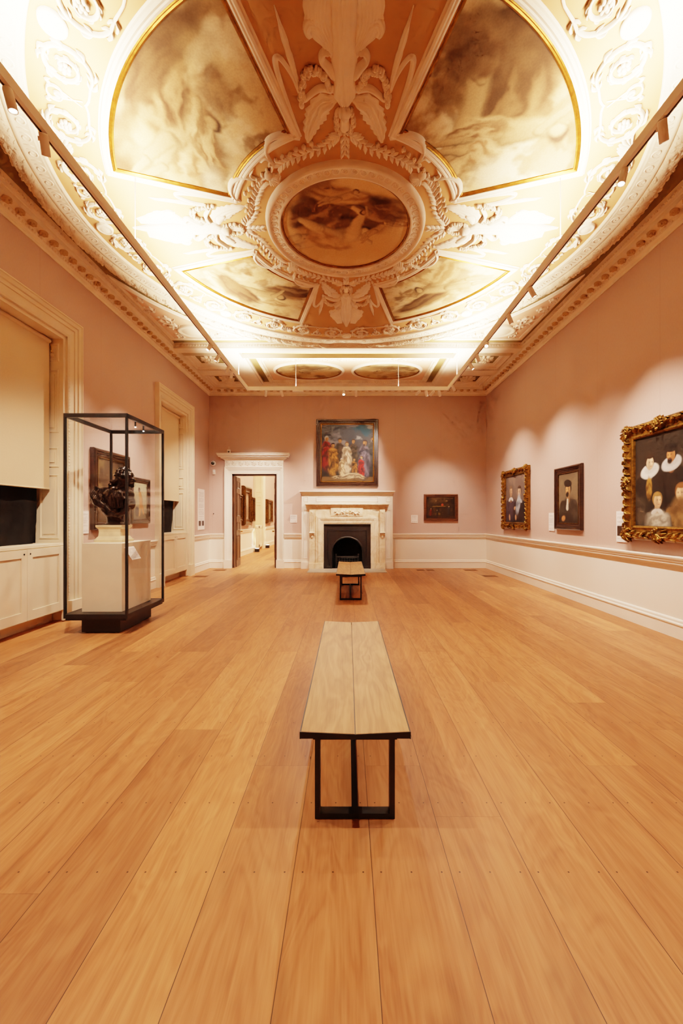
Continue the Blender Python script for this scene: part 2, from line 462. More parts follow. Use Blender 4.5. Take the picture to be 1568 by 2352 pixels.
# ------------------------------------------------------------------ floor, walls
struct(MB().box(-5.2, 5.2, YN - .3, 26, -.12, 0).build('floor', M['floor']))
wl = MB()
for a, b in ((YN, 4.45), (5.95, 8.95), (10.45, YB)): wl.box(XL - .5, XL, a, b, 0, ZC + .3)
for a, b in ((4.45, 5.95), (8.95, 10.45)):
    wl.box(XL - .5, XL, a, b, 4.125, ZC + .3); wl.box(XL - .5, XL - .46, a, b, 0, 1.05)
struct(wl.build('wall_left', M['wall']))
struct(MB().box(XR, XR + .3, YN, YB + .25, 0, ZC + .3).build('wall_right', M['wall']))
wb = MB()
DX0, DX1, DZ = -3.42, -2.10, 2.775
wb.box(XL - .5, DX0, YB, YB + .25, 0, ZC + .3).box(DX0, DX1, YB, YB + .25, DZ, ZC + .3)
wb.box(DX1, -.5, YB, YB + .25, 0, ZC + .3).box(-.5, .47, YB, YB + .25, 1.0, ZC + .3).box(.47, XR + .3, YB, YB + .25, 0, ZC + .3)
struct(wb.build('wall_back', M['wall']))
struct(MB().box(XL - .5, XR + .3, YN - .3, YN, 0, ZC + .3).build('wall_front', M['wall']))

# mouldings: profiles are (distance into the room, height)
BASE = [(0, 0), (.028, 0), (.028, .165), (.036, .17), (.036, .185), (.024, .2), (.022, .225), (.012, .24), (0, .243)]
RAIL = [(0, .875), (.02, .878), (.024, .9), (.04, .915), (.04, .935), (.052, .95), (.052, .965), (.064, .98), (.07, 1.0), (.066, 1.013), (0, 1.016)]
CORN = [(0, 5.09), (.012, 5.09), (.012, 5.112), (.006, 5.118), (.006, 5.135), (.03, 5.15), (.04, 5.165), (.04, 5.175), (.062, 5.205), (.066, 5.222), (.165, 5.235), (.165, 5.3), (.18, 5.305), (.195, 5.345), (.21, 5.36), (.222, 5.4), (0, 5.4)]
def run(name, mat, side, prof, spans, parent=None):
    mb = MB()
    for a, b in spans:
        if side == 'left': path, mp = [(a, 0), (b, 0)], lambda p, o, d: (XL + o, p, d)
        elif side == 'right': path, mp = [(a, 0), (b, 0)], lambda p, o, d: (XR - o, p, d)
        else: path, mp = [(a, 0), (b, 0)], lambda p, o, d: (p, YB - o, d)
        mb.sweep(path, prof, False, mp)
        for e in (a, b):
            mb.add([mp(e, o, d) for o, d in prof], [list(range(len(prof)))])
    return mb.build(name, mat, parent)
LS = [(YN, 4.2), (6.2, 8.7), (10.7, YB)]; BS = [(XL, -3.65), (-1.88, -1.36), (1.31, XR)]
struct(run('baseboard_left', M['cream'], 'left', BASE, LS)); struct(run('baseboard_right', M['cream'], 'right', BASE, [(YN, YB)]))
struct(run('baseboard_back', M['cream'], 'back', BASE, BS))
trim = {}
struct(run('trim_1', M['cream'], 'left', RAIL, LS)); struct(run('trim_2', M['cream'], 'right', RAIL, [(YN, YB)])); struct(run('trim_3', M['cream'], 'back', RAIL, BS))
# cornice with rosettes on its soffit, egg-and-dart below and a dentil row above
ros = MB()
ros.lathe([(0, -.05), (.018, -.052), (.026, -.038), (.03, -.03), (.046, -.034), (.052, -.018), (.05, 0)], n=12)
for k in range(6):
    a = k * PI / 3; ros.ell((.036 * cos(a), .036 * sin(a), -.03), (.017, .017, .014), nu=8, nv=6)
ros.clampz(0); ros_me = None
for side, spans, nm in (('left', [(YN, YB)], 'trim_4'), ('right', [(YN, YB)], 'trim_5'), ('back', [(XL, XR)], 'trim_6')):
    tr = struct(run(nm, M['plaster'], side, CORN, spans))
    mp = {'left': lambda p, o, d: (XL + o, p, d), 'right': lambda p, o, d: (XR - o, p, d), 'back': lambda p, o, d: (p, YB - o, d)}[side]
    a, b = (2.4, YB - .2) if side != 'back' else (XL + .25, XR - .2)
    eg = MB(); p = a
    while p < b:                                   # egg row and top leaf row
        c = mp(p, .052, 5.192); eg.ell(c, (.012, .018, .018) if side != 'back' else (.018, .012, .018), nu=8, nv=6)
        c0 = mp(p - .018, .196, 5.335); c1 = mp(p + .012, .212, 5.375)
        eg.box(min(c0[0], c1[0]), max(c0[0], c1[0]), min(c0[1], c1[1]), max(c0[1], c1[1]), 5.338, 5.378)
        p += .052
    eg.build('egg_moulding', M['plaster'], tr)
    p = a + .08
    while p < b:
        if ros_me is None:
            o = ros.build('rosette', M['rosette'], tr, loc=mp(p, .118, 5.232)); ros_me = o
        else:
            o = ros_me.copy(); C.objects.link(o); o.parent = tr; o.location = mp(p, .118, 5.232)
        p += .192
# ------------------------------------------------------------------ ceiling
struct(MB().box(XL - .5, XR + .3, YN - .3, YB + .25, ZC, ZC + .2).build('ceiling', M['olive']))
def ring(r0, r1, n=180, z=0.0):
    P = [[(r * cos(2 * PI * i / n), r * sin(2 * PI * i / n), z) for r in (r0, r1)] for i in range(n)]
    return P
disc = MB(); disc.lathe([(0, -.004), (3.42, -.004), (3.42, 0)], n=160, sm=False)
struct(disc.build('ceiling_roundel', M['peach'], loc=(OX, OY, ZC)))
# band of the great ring: flat frieze between beads, then a thick leaf rope
band = MB()
band.lathe([(3.39, -.004), (3.395, -.03), (3.41, -.045), (3.425, -.03), (3.44, -.042), (3.455, -.036), (3.575, -.036), (3.59, -.05), (3.605, -.036), (3.62, -.036), (3.62, 0)], n=200)
trb = struct(band.build('trim_7', M['plasterw'], loc=(OX, OY, ZC)))
wav = MB()
for k in range(112):
    a0 = 2 * PI * k / 112
    if sin(a0) < -.8: continue
    c0 = (3.515 * cos(a0), 3.515 * sin(a0)); pts = spiral(c0[0], c0[1], .062, 1.35, 1, a0 + .8, 14)
    ribbon(wav, pts, [.010, .012, .009, .006], .010, n=4, per=1, z0=.034)
    a1 = a0 + PI / 112; ribbon(wav, [(3.462 * cos(a1), 3.462 * sin(a1)), (3.51 * cos(a1 + .004), 3.51 * sin(a1 + .004)), (3.57 * cos(a1), 3.57 * sin(a1))], [.006, .010, .006], .010, n=4, per=2, z0=.034)
wav.build('wave_ornament', M['plaster'], trb)
N1, N2 = 1500, 13; P = []
th = np.linspace(0, 2 * PI, N1, endpoint=False)
for j in range(N2):
    q = j / (N2 - 1); r = 3.615 + .155 * q
    x = th * 3.7
    lump = fbm(x * 11 % 64, np.full_like(x, q * 4.0), 5, 3); leaf = np.abs(np.sin(x * 15 + q * 3.2)) ** .6
    h = (.03 + .05 * sqrt(max(0, 1 - (2 * q - 1) ** 2))) * 1.0 + (.07 * (lump - .45) + .02 * leaf) * (1 - (2 * q - 1) ** 6)
    rr = r + (.02 * (lump - .5) if j == N2 - 1 else 0)
    P.append(list(zip(rr * np.cos(th), rr * np.sin(th), -np.maximum(h, .004))))
P.append([(3.775 * cos(t), 3.775 * sin(t), 0) for t in th])
rp = MB(); rp.grid(P, True, wv=True)
pr = random.Random(21)
for k in range(460):
    t0 = 2 * PI * k / 460
    if sin(t0) < -.72: continue
    for q in range(3):
        tt = t0 + pr.uniform(-.006, .006); rr = 3.645 + .05 * q + pr.uniform(-.012, .012)
        rp.ell((rr * cos(tt), rr * sin(tt), -(.066 if q != 1 else .084)), (.030, .016, .024), Matrix.Rotation(tt + PI / 2 + pr.choice((-.7, .7, .2)), 3, 'Z'), 7, 5)
struct(rp.build('trim_8', M['rough'], loc=(OX, OY, ZC)))

# ---- painted compartments of the ceiling
def sepia(u, v, seed, bright=0.0, figs=()):
    a = Art(u, v, seed, .03)
    a.fill((214, 178, 126)); a.cloud((236, 210, 164), 3, 4, .45, .7, .8, 1); a.cloud((150, 112, 72), 4, 3.2, .5, .68, .8, 2)
    a.cloud((112, 80, 48), 3.2, 5, .56, .74, .75, 3)
    for f in figs:
        if f[0] == 'lie': a.lying(*f[1:])
        elif f[0] == 'blob': a.ell(*f[1:])
        elif f[0] == 'drape': a.drape(*f[1:])
        else: a.cap(*f[1:])
    a.c *= .8
    w = np.sin((a.u * 9 + a.v * 6 + fbm(a.u * 3, a.v * 3, seed + 5) * 9))
    a.put(np.clip(w - .4, 0, 1) * .25, a.col((96, 68, 40)))
    return a.c
SK = (226, 190, 138); DK = (98, 68, 42); MD = (160, 122, 80)
def sector_outline(r0, r1, m0, m1, n=18):
    """four-sided compartment between two arcs, sides slightly splayed; corners given as (across, out) from the axis"""
    a0 = math.atan2(1.37, .557); b0 = math.atan2(2.60, .942)
    inn = [(r0 * cos(t), r0 * sin(t)) for t in np.linspace(PI / 2 - a0, a0, n)]
    out = [(r1 * cos(t), r1 * sin(t)) for t in np.linspace(b0, PI / 2 - b0, n + 14)]
    return inn, out
PET = [(PI * 1.0, 'near left', 1), (PI * 1.5, 'near right', 2), (0.5 * PI, 'far left', 3), (0.0, 'far right', 4)]
PLAB = {1: 'big fan-shaped sepia ceiling painting with draped forms, nearest the windows and camera',
        2: 'big fan-shaped sepia ceiling painting nearest the camera, on the long picture wall side',
        3: 'fan-shaped sepia ceiling painting beyond the round one, on the window side',
        4: 'fan-shaped sepia ceiling painting beyond the round one, on the long wall side'}
LT = (208, 168, 116)
PFIG = {1: [('drape', .2, .78, .4, .26, .3, (120, 90, 60), DK, 4), ('drape', .42, .5, .36, .42, .9, (206, 166, 112), (112, 80, 50), 6), ('drape', .3, .3, .26, .2, .2, (214, 176, 124), (130, 96, 62), 5), ('drape', .75, .62, .26, .22, 2.2, (196, 156, 106), (96, 66, 40), 5), ('lie', .66, .5, .9, 2.75, LT), ('drape', .85, .74, .3, .14, .5, (186, 146, 98), (92, 64, 40), 5), ('drape', .95, .9, .4, .14, 0, (120, 90, 58), (88, 62, 40), 4), ('drape', .6, .34, .3, .1, .5, (216, 180, 128), (120, 88, 56), 4), ('drape', 1.1, .5, .2, .14, .9, (146, 108, 70), (104, 72, 46), 4, .4, .8), ('blob', 1.22, .78, .1, .12, .4, (190, 152, 104), .5, .5, .5), ('blob', .12, .15, .25, .1, .2, (236, 214, 172), .6, .2, .7)],
        2: [('drape', .5, .74, .42, .34, -.4, (122, 90, 58), (74, 50, 30), 4), ('lie', .42, .5, .9, -1.0, LT), ('drape', .78, .6, .3, .2, -.9, (150, 114, 74), (84, 58, 34), 5), ('lie', .98, .66, .95, -2.1, LT), ('drape', .7, .36, .25, .1, .8, (214, 176, 124), (124, 90, 58), 4), ('drape', .98, .3, .2, .12, .2, (222, 186, 134), (150, 112, 74), 4), ('drape', .2, .7, .2, .2, .6, (130, 98, 64), DK, 4), ('blob', 1.3, .3, .2, .16, 0, (240, 218, 178), .6, .2, .7)],
        3: [('drape', .35, .3, .4, .16, .2, (170, 132, 88), DK, 5), ('lie', .6, .5, .85, .35, LT), ('drape', .95, .72, .4, .16, -.3, (130, 98, 62), (84, 58, 36), 5), ('drape', .4, .7, .2, .1, .3, (216, 180, 130), MD, 4)],
        4: [('drape', .95, .66, .5, .14, .25, (130, 98, 62), (84, 58, 36), 5), ('lie', .75, .5, .85, 2.6, LT), ('drape', .35, .32, .3, .14, .3, (206, 168, 116), MD, 5)]}
inn, out = sector_outline(1.5, 2.74, 0, 0)
for rot, nm, k in PET:
    t = thing('fan_picture', PLAB[k], 'ceiling painting', (OX, OY, ZC), rot, 'fan-shaped ceiling paintings')
    nu, nv = 230, 150
    A = np.array([inn[0], inn[-1]]); P = np.zeros((nu, nv, 3)); uu = np.zeros((nu, nv)); vv = np.zeros((nu, nv))
    a0 = math.atan2(1.37, .557); b0 = math.atan2(2.60, .942)
    for j in range(nv):
        s = j / (nv - 1); aa = a0 + (b0 - a0) * s; r = 1.5 + 1.24 * s
        tt = np.linspace(PI / 2 - aa, aa, nu)
        P[:, j, 0] = r * np.cos(tt); P[:, j, 1] = r * np.sin(tt); P[:, j, 2] = -.012
        uu[:, j] = np.linspace(0, 1.5, nu); vv[:, j] = s
    cols = sepia(uu, vv, 11 + k * 7, 0, PFIG[k])
    canvas_mesh('canvas', P, cols, M['fresco'], t)
    path = inn + out
    g = MB(); g.sweep(path, [(-.03, .012), (-.03, .022), (-.015, .03), (-.005, .022), (.005, .03), (.02, .02)], True, lambda a, b, d: (a, b, -d)); g.build('gilt_frame', M['gilt'], t)
    g = MB(); g.sweep(path, [(.016, .01), (.016, .03), (.035, .038), (.045, .03), (.064, .042), (.084, .036), (.09, .016), (.104, .01), (.104, 0)], True, lambda a, b, d: (a, b, -d), False)
    # sign of the offset: outline runs anticlockwise?  handled by mirrored profile when needed
    g.build('plaster_frame', M['plaster'], t)
    rb = MB()                                     # ribbons curling off the inner corners
    for sgn in (0, 1):
        f2 = (lambda a, b, d: (a, b, -d)) if not sgn else (lambda a, b, d: (b, a, -d))
        ribbon(rb, [(.46, 1.30), (.62, 1.36), (.78, 1.30), (.84, 1.16), (.80, 1.02)], [.02, .036, .036, .025, .012], .035, n=6, groove=2, gd=.006, z0=.01, f=f2)
        rb.build('ribbon', M['plaster'], t); rb = MB()

# round painting in the middle
t = thing('round_picture', 'round sepia ceiling painting in a pierced plaster ring at the centre of the ceiling', 'ceiling painting', (OX, OY, ZC))
nr, nt = 90, 240
P = np.zeros((nr, nt + 1, 3)); rr = np.linspace(0, .845, nr)[:, None]; tt = np.linspace(0, 2 * PI, nt + 1)[None, :]
P[..., 0] = rr * np.cos(tt); P[..., 1] = rr * np.sin(tt); P[..., 2] = -.012
u = .5 + P[..., 0] / 1.7; v = .5 + P[..., 1] / 1.7
a = Art(u, v, 77, .03); a.fill((206, 168, 116)); a.cloud((226, 194, 144), 3, 3, .4, .65, .8, 1)
a.cloud((110, 78, 48), 3.2, 3, .5, .66, .8, 2, smooth(-v, -.62, -.4)); a.vgrad((220, 186, 134), .75, .95, .5)
a.drape(.5, .36, .42, .2, .05, (120, 86, 52), (66, 44, 26), 6); a.drape(.72, .3, .26, .12, .3, (150, 112, 70), (70, 48, 28), 6); a.drape(.25, .42, .2, .12, -.4, (176, 136, 90), (96, 66, 40), 5)
L2 = (226, 188, 134); a.lying(.5, .6, .7, 2.95, L2); a.cap(.42, .6, .28, .5, .085, .06, L2); a.cap(.28, .5, .16, .42, .055, .035, L2); a.cap(.56, .58, .64, .36, .06, .03, L2); a.cap(.64, .36, .56, .3, .03, .022, L2); a.lying(.72, .36, .34, .4, (190, 150, 102)); a.drape(.34, .66, .2, .1, .4, (210, 170, 118), MD, 5)
a.lying(.78, .5, .26, 2.4, LT); a.drape(.45, .17, .22, .08, .1, (204, 166, 114), (130, 96, 60), 5); a.lying(.52, .17, .26, 2.8, LT); a.drape(.82, .36, .14, .08, .5, MD, DK, 4)
canvas_mesh('canvas', P, a.c, M['fresco'], t)
MB().lathe([(.83, -.014), (.835, -.03), (.85, -.035), (.86, -.02)], n=120).build('gilt_fillet', M['gilt'], t)
g = MB(); g.lathe([(.855, -.01), (.86, -.05), (.885, -.055), (.9, -.03), (.985, -.03), (.995, -.05), (1.0, -.06), (1.03, -.07), (1.045, -.05), (1.06, 0)], n=140)
g.build('plaster_frame', M['plaster'], t)
g = MB()
for k in range(56):
    a_ = 2 * PI * k / 56; cx, cy = .942 * cos(a_), .942 * sin(a_)
    g.lathe([(.030, 0), (.032, -.012), (.042, -.014), (.046, -.004), (.046, 0)], (cx, cy, -.029), n=10)
    for q in range(5):
        b = a_ + q * 2 * PI / 5; g.ell((cx + .016 * cos(b), cy + .016 * sin(b), -.034), (.008, .008, .008), nu=6, nv=4)
g.build('guilloche', M['plaster'], t)

# winged figures on the four axes; local v = outwards from the centre
def winged():
    t = thing('winged_figure', '', 'plaster relief', (OX, OY, ZC), 0, 'winged plaster figures round the central roundel')
    b = MB()
    ribbon(b, [(0, 2.86), (0, 2.6), (0, 2.42), (0, 2.2), (0, 2.02), (0, 1.88), (0, 1.79), (0, 1.72), (0, 1.66), (0, 1.62)], [.02, .08, .105, .1, .112, .09, .105, .10, .05, .04], .055, n=20, groove=5, gd=.004)
    for s in (-1, 1):
        ribbon(b, [(s * .09, 1.78), (s * .16, 1.80), (s * .23, 1.80), (s * .31, 1.75), (s * .40, 1.67)], [.035, .034, .03, .024, .018], .045, n=8)
        b.ell((s * .405, 1.655, -.02), (.026, .03, .025))
    b.ell((0, 1.605, -.045), (.06, .072, .055)); b.ell((0, 1.585, -.06), (.045, .04, .045))
    ribbon(b, [(0, 1.56), (0, 1.5), (0, 1.43), (0, 1.385)], [.05, .042, .055, .09], .04, n=8)
    b.clampz(-.006).build('body', M['plaster'], t)
    for s in (-1, 1):
        w = MB(); ribbon(w, [(s * .07, 1.70), (s * .2, 1.66), (s * .29, 1.53), (s * .35, 1.40), (s * .385, 1.25)], [.03, .095, .10, .07, .012], .035, n=14, groove=5, gd=.008, serr=9)
        ribbon(w, [(s * .1, 1.68), (s * .2, 1.63), (s * .26, 1.53)], [.03, .06, .02], .055, n=8, groove=3, gd=.006)
        w.clampz(-.006).build('wing', M['plaster'], t)
        w = MB(); ribbon(w, [(s * .08, 2.04), (s * .13, 2.15), (s * .19, 2.26), (s * .20, 2.38), (s * .17, 2.5), (s * .13, 2.72)], [.03, .06, .10, .115, .10, .05], .03, n=22, groove=8, gd=.004, serr=6, sd=.06)
        ribbon(w, [(s * .13, 2.12), (s * .19, 2.24), (s * .26, 2.29), (s * .295, 2.24), (s * .27, 2.18)], [.03, .05, .05, .035, .02], .032, n=10, groove=3, gd=.005)
        ribbon(w, [(s * .08, 1.86), (s * .13, 1.96), (s * .19, 2.03), (s * .17, 2.09), (s * .1, 2.08)], [.02, .04, .03, .03, .02], .05, n=8, groove=2, gd=.006)
        w.clampz(-.006).build('acanthus_skirt', M['plaster'], t)
        w = MB(); pr = random.Random(3)
        C2 = catmull([(s * .40, 1.70), (s * .375, 1.85), (s * .30, 1.95), (s * .2, 1.93), (s * .135, 1.82)], 6)
        for p in C2:
            for q in range(3):
                w.ell((p.x + pr.uniform(-.022, .022), p.y + pr.uniform(-.022, .022), -.02), (.02, .02, .032), nu=8, nv=6)
        w.clampz(-.006).build('wreath', M['rough'], t); w = MB()
        C2 = catmull([(s * .06, 1.62), (s * .085, 1.5), (s * .07, 1.42), (s * .02, 1.38)], 5)
        for p in C2:
            for q in range(2): w.ell((p.x + pr.uniform(-.015, .015), p.y + pr.uniform(-.015, .015), -.018), (.018, .018, .028), nu=8, nv=6)
        w.clampz(-.006).build('hair_wreath', M['rough'], t)
        w = MB(); ribbon(w, [(s * .40, 1.70), (s * .44, 1.95), (s * .485, 2.17), (s * .53, 2.40)], [.012, .026, .028, .003], .028, n=8, groove=2, gd=.004, serr=4, sd=.12)
        ribbon(w, [(s * .40, 1.70), (s * .46, 1.9), (s * .545, 2.04), (s * .59, 2.02), (s * .575, 1.85), (s * .51, 1.55), (s * .455, 1.35)], [.014, .02, .024, .026, .024, .02, .01], .026, n=6, groove=2, gd=.004)
        w.clampz(-.006).build('scarf', M['plaster'], t)
    g = MB(); ribbon(g, [(.0, 1.35), (.0, 1.26), (.0, 1.10)], [.008, .01, .006], .02, n=4)
    for k in range(4):
        for s in (-1, 1): ribbon(g, [(0, 1.33 - k * .06), (s * .03, 1.29 - k * .06), (s * .045, 1.25 - k * .06)], [.005, .02, .003], .028, n=6, per=3)
    g.clampz(-.006).build('leaf_drop', M['plaster'], t)
    return t
wf = winged(); wf.rotation_euler = (0, 0, PI)
wf['label'] = 'winged plaster figure nearest the camera, between the two big fan-shaped ceiling paintings'
dup(wf, None, 0, 'winged plaster figure beyond the round ceiling painting, nearest the fireplace wall')
dup(wf, None, PI / 2, 'winged plaster figure on the window side of the round ceiling painting')
dup(wf, None, -PI / 2, 'winged plaster figure on the long wall side of the round ceiling painting')

# laurel garlands round the roundel, shells on the diagonals
def garland(nm_lab):
    t = thing('laurel_garland', nm_lab, 'plaster garland', (OX, OY, ZC), 0, 'laurel garlands round the central ceiling painting')
    g = MB(); pr = random.Random(4)
    path = catmull([(.03, 1.345), (.1, 1.31), (.26, 1.19), (.48, 1.11), (.66, 1.02), (.75, .95)], 3)
    ribbon(g, [tuple(p) for p in path[::4]] + [tuple(path[-1])], [.008] * 4, .012, n=4)
    for i in range(1, len(path) - 1):
        d = (path[i + 1] - path[i - 1]).normalized(); n = Vector((-d.y, d.x))
        for s in (-1, 1):
            p = path[i]; q = p + d * .075 + n * s * (.06 + .012 * pr.random()); mid = p + d * .045 + n * s * .034
            ribbon(g, [tuple(p), tuple(mid), tuple(q)], [.005, .025, .003], .022 + .01 * pr.random(), n=6, groove=1, gd=.003, per=3)
    g.clampz(-.006).build('leaf_sprays', M['plaster'], t)
    return t
GN = [(0, False, 'from the far winged figure towards the long wall side'), (0, True, 'from the far winged figure towards the window side')]
gA = garland('laurel garland curving from the far winged figure towards the long picture wall')
mirror_done = {}
def garland_m(lab):
    t = dup(gA, None, 0, lab); t.scale = (-1, 1, 1); return t
GL = {('n', PI): 'laurel garland curving from the near winged figure towards the window wall', ('m', 0): 'laurel garland curving from the far winged figure towards the window wall',
      ('m', PI): 'laurel garland curving from the near winged figure towards the long picture wall',
      ('n', PI / 2): 'laurel garland from the window-side winged figure running away to the far shell', ('m', PI / 2): 'laurel garland from the window-side winged figure running to the near shell',
      ('n', -PI / 2): 'laurel garland from the wall-side winged figure running to the near shell', ('m', -PI / 2): 'laurel garland from the wall-side winged figure running away to the far shell'}
for (k, r), lab in GL.items():
    o = dup(gA, None, r, lab)
    if k == 'm': o.scale = (-1, 1, 1)
def shell():
    t = thing('plaster_shell', '', 'plaster relief', (OX, OY, ZC), 0, 'plaster shells on the garland ring')
    g = MB()
    for k in range(7):
        a = (k - 3) * .3; d = Vector((sin(a), cos(a))); o = Vector((.86, .86)); ax = Vector((.7071, .7071)); px = Vector((.7071, -.7071))
        tip = o - ax * (.14 * cos(a)) + px * (.11 * sin(a))
        ribbon(g, [tuple(o), tuple((o + tip) / 2), tuple(tip)], [.012, .024, .02], .06, n=6, per=3)
    g.ell((.87, .87, -.03), (.05, .05, .04)); g.clampz(-.006).build('shell_relief', M['plaster'], t)
    for s in (0, 1):
        g = MB()
        f2 = ceil_map if not s else (lambda a, b, d: (b, a, -d))
        ribbon(g, [(.88, .84), (1.0, .8), (1.08, .86), (1.02, .94)], [.014, .02, .016, .008], .035, n=6, groove=1, gd=.004, f=f2); g.clampz(-.006).build('curl', M['plaster'], t)
    g = MB(); g.ell((0, 0, -.02), (.02, .02, .03), nu=8, nv=6); g.ell((.012, .006, -.03), (.014, .014, .02), nu=8, nv=6); g.ell((-.01, .01, -.028), (.014, .014, .02), nu=8, nv=6)
    pr = random.Random(8); b0 = None
    for k in range(16):
        a = -.52 + 1.04 * k / 15 + PI / 4; r = 1.315 + pr.uniform(-.035, .035)
        if b0 is None: o = g.clampz(0).build('blossom', M['rough'], t); b0 = o
        else: o = b0.copy(); C.objects.link(o); o.parent = t
        o.location = (r * cos(a), r * sin(a), -.005); o.rotation_euler = (0, 0, pr.uniform(0, 6))
    return t
sh = shell(); sh['label'] = 'plaster shell on the garland ring beside the far fan painting, long wall side'
dup(sh, None, PI / 2, 'plaster shell on the garland ring beside the far fan painting, window side')
dup(sh, None, PI, 'plaster shell on the garland ring beside the near fan painting, window side')
dup(sh, None, -PI / 2, 'plaster shell on the garland ring beside the near fan painting, long wall side')

# scrollwork frieze between the paintings and the great ring
def scroll_mesh(flip):
    g = MB(); s = -1 if flip else 1
    pts = [(-.30 * s, -.185), (-.22 * s, -.205)] + [(p[0] * s, p[1]) for p in spiral(0, 0, .215, 1.7, 1, -PI * .62)]
    ribbon(g, pts, [.010, .017, .02, .017, .012, .008], .036, n=6, per=2)
    for k in range(13):                      # acanthus leaves thrown off the stem, long outside, short inside
        i = 2 + int(k * 1.75); p = Vector(pts[i]); q = Vector(pts[i + 1]); d = (q - p).normalized(); n = Vector((d.y, -d.x)) * s
        L = .075 if k < 7 else .045
        ribbon(g, [tuple(p), tuple(p + d * L * .5 + n * L * .5), tuple(p + d * L * 1.25 + n * L * .45)], [.006, L * .24, .003], .03, n=6, groove=1, gd=.003, per=3)
        if k < 8: ribbon(g, [tuple(p), tuple(p + d * L * .4 - n * L * .3), tuple(p + d * L * .9 - n * L * .5)], [.005, L * .16, .003], .024, n=5, per=3)
    for k in range(3):                       # a second tendril curling back
        c_ = Vector((-.30 * s, .04)); sp = spiral(0, 0, .085, 1.2, -1, PI * .9, 14)
        if k == 0: ribbon(g, [(-.26 * s, -.16)] + [(c_.x + p_[0] * s, c_.y + p_[1]) for p_ in sp], [.006, .011, .008, .006], .028, n=5, per=2)
        else: ribbon(g, [(c_.x + sp[k * 4][0] * s, c_.y + sp[k * 4][1]), (c_.x + sp[k * 4][0] * 1.6 * s, c_.y + sp[k * 4][1] * 1.6 + .02), (c_.x + sp[k * 4][0] * 2.0 * s, c_.y + sp[k * 4][1] * 1.7 - .02)], [.005, .014, .003], .024, n=5, per=3)
    for k in range(6):
        a = k * PI / 3; g.ell((.036 * cos(a), .036 * sin(a), -.02), (.02, .02, .03), nu=8, nv=6)
    g.ell((0, 0, -.03), (.022, .022, .03), nu=8, nv=6)
    return g.clampz(-.006)
fr = thing('scrollwork_frieze', 'ring of white acanthus scrolls on peach ground inside the great circular moulding', 'plaster frieze', (OX, OY, ZC))
sm = [None, None]; n = 32
for k in range(n):
    a = 2 * PI * (k + .5) / n
    fl = k % 2
    if sm[fl] is None: o = scroll_mesh(fl).build('scroll', M['plaster'], fr); sm[fl] = o
    else: o = sm[fl].copy(); C.objects.link(o); o.parent = fr
    rr = 3.12; o.location = (rr * cos(a), rr * sin(a), -.004); o.rotation_euler = (0, 0, a - PI / 2)
g = MB()
g.lathe([(0, -.035), (.05, -.04), (.075, -.02), (.08, -.03), (.1, -.03), (.105, 0)], n=20)
sh2 = MB()
for k in range(9):
    a = PI * (k + .5) / 9; ribbon(sh2, [(0, 0), (.07 * cos(a), .07 * sin(a)), (.135 * cos(a), .135 * sin(a))], [.008, .013, .016], .045, n=5, per=3)
rd = None; pm = None
for k in range(n // 2):
    a = 2 * PI * (2 * k) / n
    if k % 2 == 0:
        if rd is None: o = g.build('round_boss', M['plaster'], fr); rd = o
        else: o = rd.copy(); C.objects.link(o); o.parent = fr
    else:
        if pm is None: o = sh2.clampz(-.006).build('palmette', M['plaster'], fr); pm = o
        else: o = pm.copy(); C.objects.link(o); o.parent = fr
    o.location = (3.24 * cos(a), 3.24 * sin(a), -.004); o.rotation_euler = (0, 0, a + PI / 2); o.scale = (1, 1, 1)

# spandrel panels in the far corners of the square
def spandrel(sx, lab):
    t = thing('corner_panel', lab, 'ceiling panel', (OX, OY, ZC), 0, 'three-cornered ceiling panels')
    arc = [(3.97 * cos(a), 3.97 * sin(a)) for a in np.linspace(math.asin(3.40 / 3.97), math.asin(1.16 / 3.97), 24)]
    path = [(p[0] * sx, p[1]) for p in arc] + [(3.78 * sx, 3.40)]
    if sx < 0: path = path[::-1]
    f = MB(); f.prism(path, lambda a, b, d: (a, b, -d), 0.001, .012); f.build('field', M['pinkp'], t)
    b = MB(); b.sweep(path, [(-.05, .012), (-.045, .03), (-.02, .04), (0, .028), (.02, .02), (.03, 0)], True, lambda a, b_, d: (a, b_, -d)); b.build('border', M['plaster'], t)
    b = MB(); b.sweep(path, [(.05, .012), (.045, .03), (.02, .04), (0, .028), (-.02, .02), (-.03, 0)], True, lambda a, b_, d: (a, b_, -d)); b.build('border', M['plaster'], t)
    e = MB(); mp = lambda x, y, z: (sx * x * 1.25, y, z)
    e.lathe([(0, -.03), (.16, -.05), (.2, -.02), (.215, -.05), (.25, -.05), (.26, -.012)], (3.2 * sx, 3.02, 0), 28, mp); e.build('oval_boss', M['plasterw'], t)
    for (cx, cy, r, sg) in ((3.58, 2.55, .15, 1), (3.68, 2.15, .1, -1), (3.72, 1.8, .07, 1), (2.62, 3.2, .13, -1), (2.28, 3.28, .09, 1), (3.55, 3.2, .1, 1), (2.9, 3.2, .1, 1), (3.5, 2.8, .1, -1)):
        g = MB(); pts = [(sx * p[0], p[1]) for p in spiral(cx, cy, r, 1.5, sg, 1.0, 18)]
        ribbon(g, pts, [r * .1, r * .16, r * .1], .04, n=5, per=2, z0=.011)
        for k in range(9):
            p = Vector(pts[k * 2]); o_ = Vector((sx * cx, cy)); d = (p - o_).normalized()
            ribbon(g, [tuple(p), tuple(p + d * r * .3), tuple(p + d * r * .55 + Vector((d.y, -d.x)) * r * .3)], [.006, r * .16, .004], .03, n=5, per=3, z0=.011)
        g.clampz(-.011).build('acanthus_scroll', M['plaster'], t)
spandrel(-1, 'three-cornered ceiling panel of leaf scrolls and an oval boss above the farther window')
spandrel(1, 'three-cornered ceiling panel of leaf scrolls and an oval boss above the long picture wall')

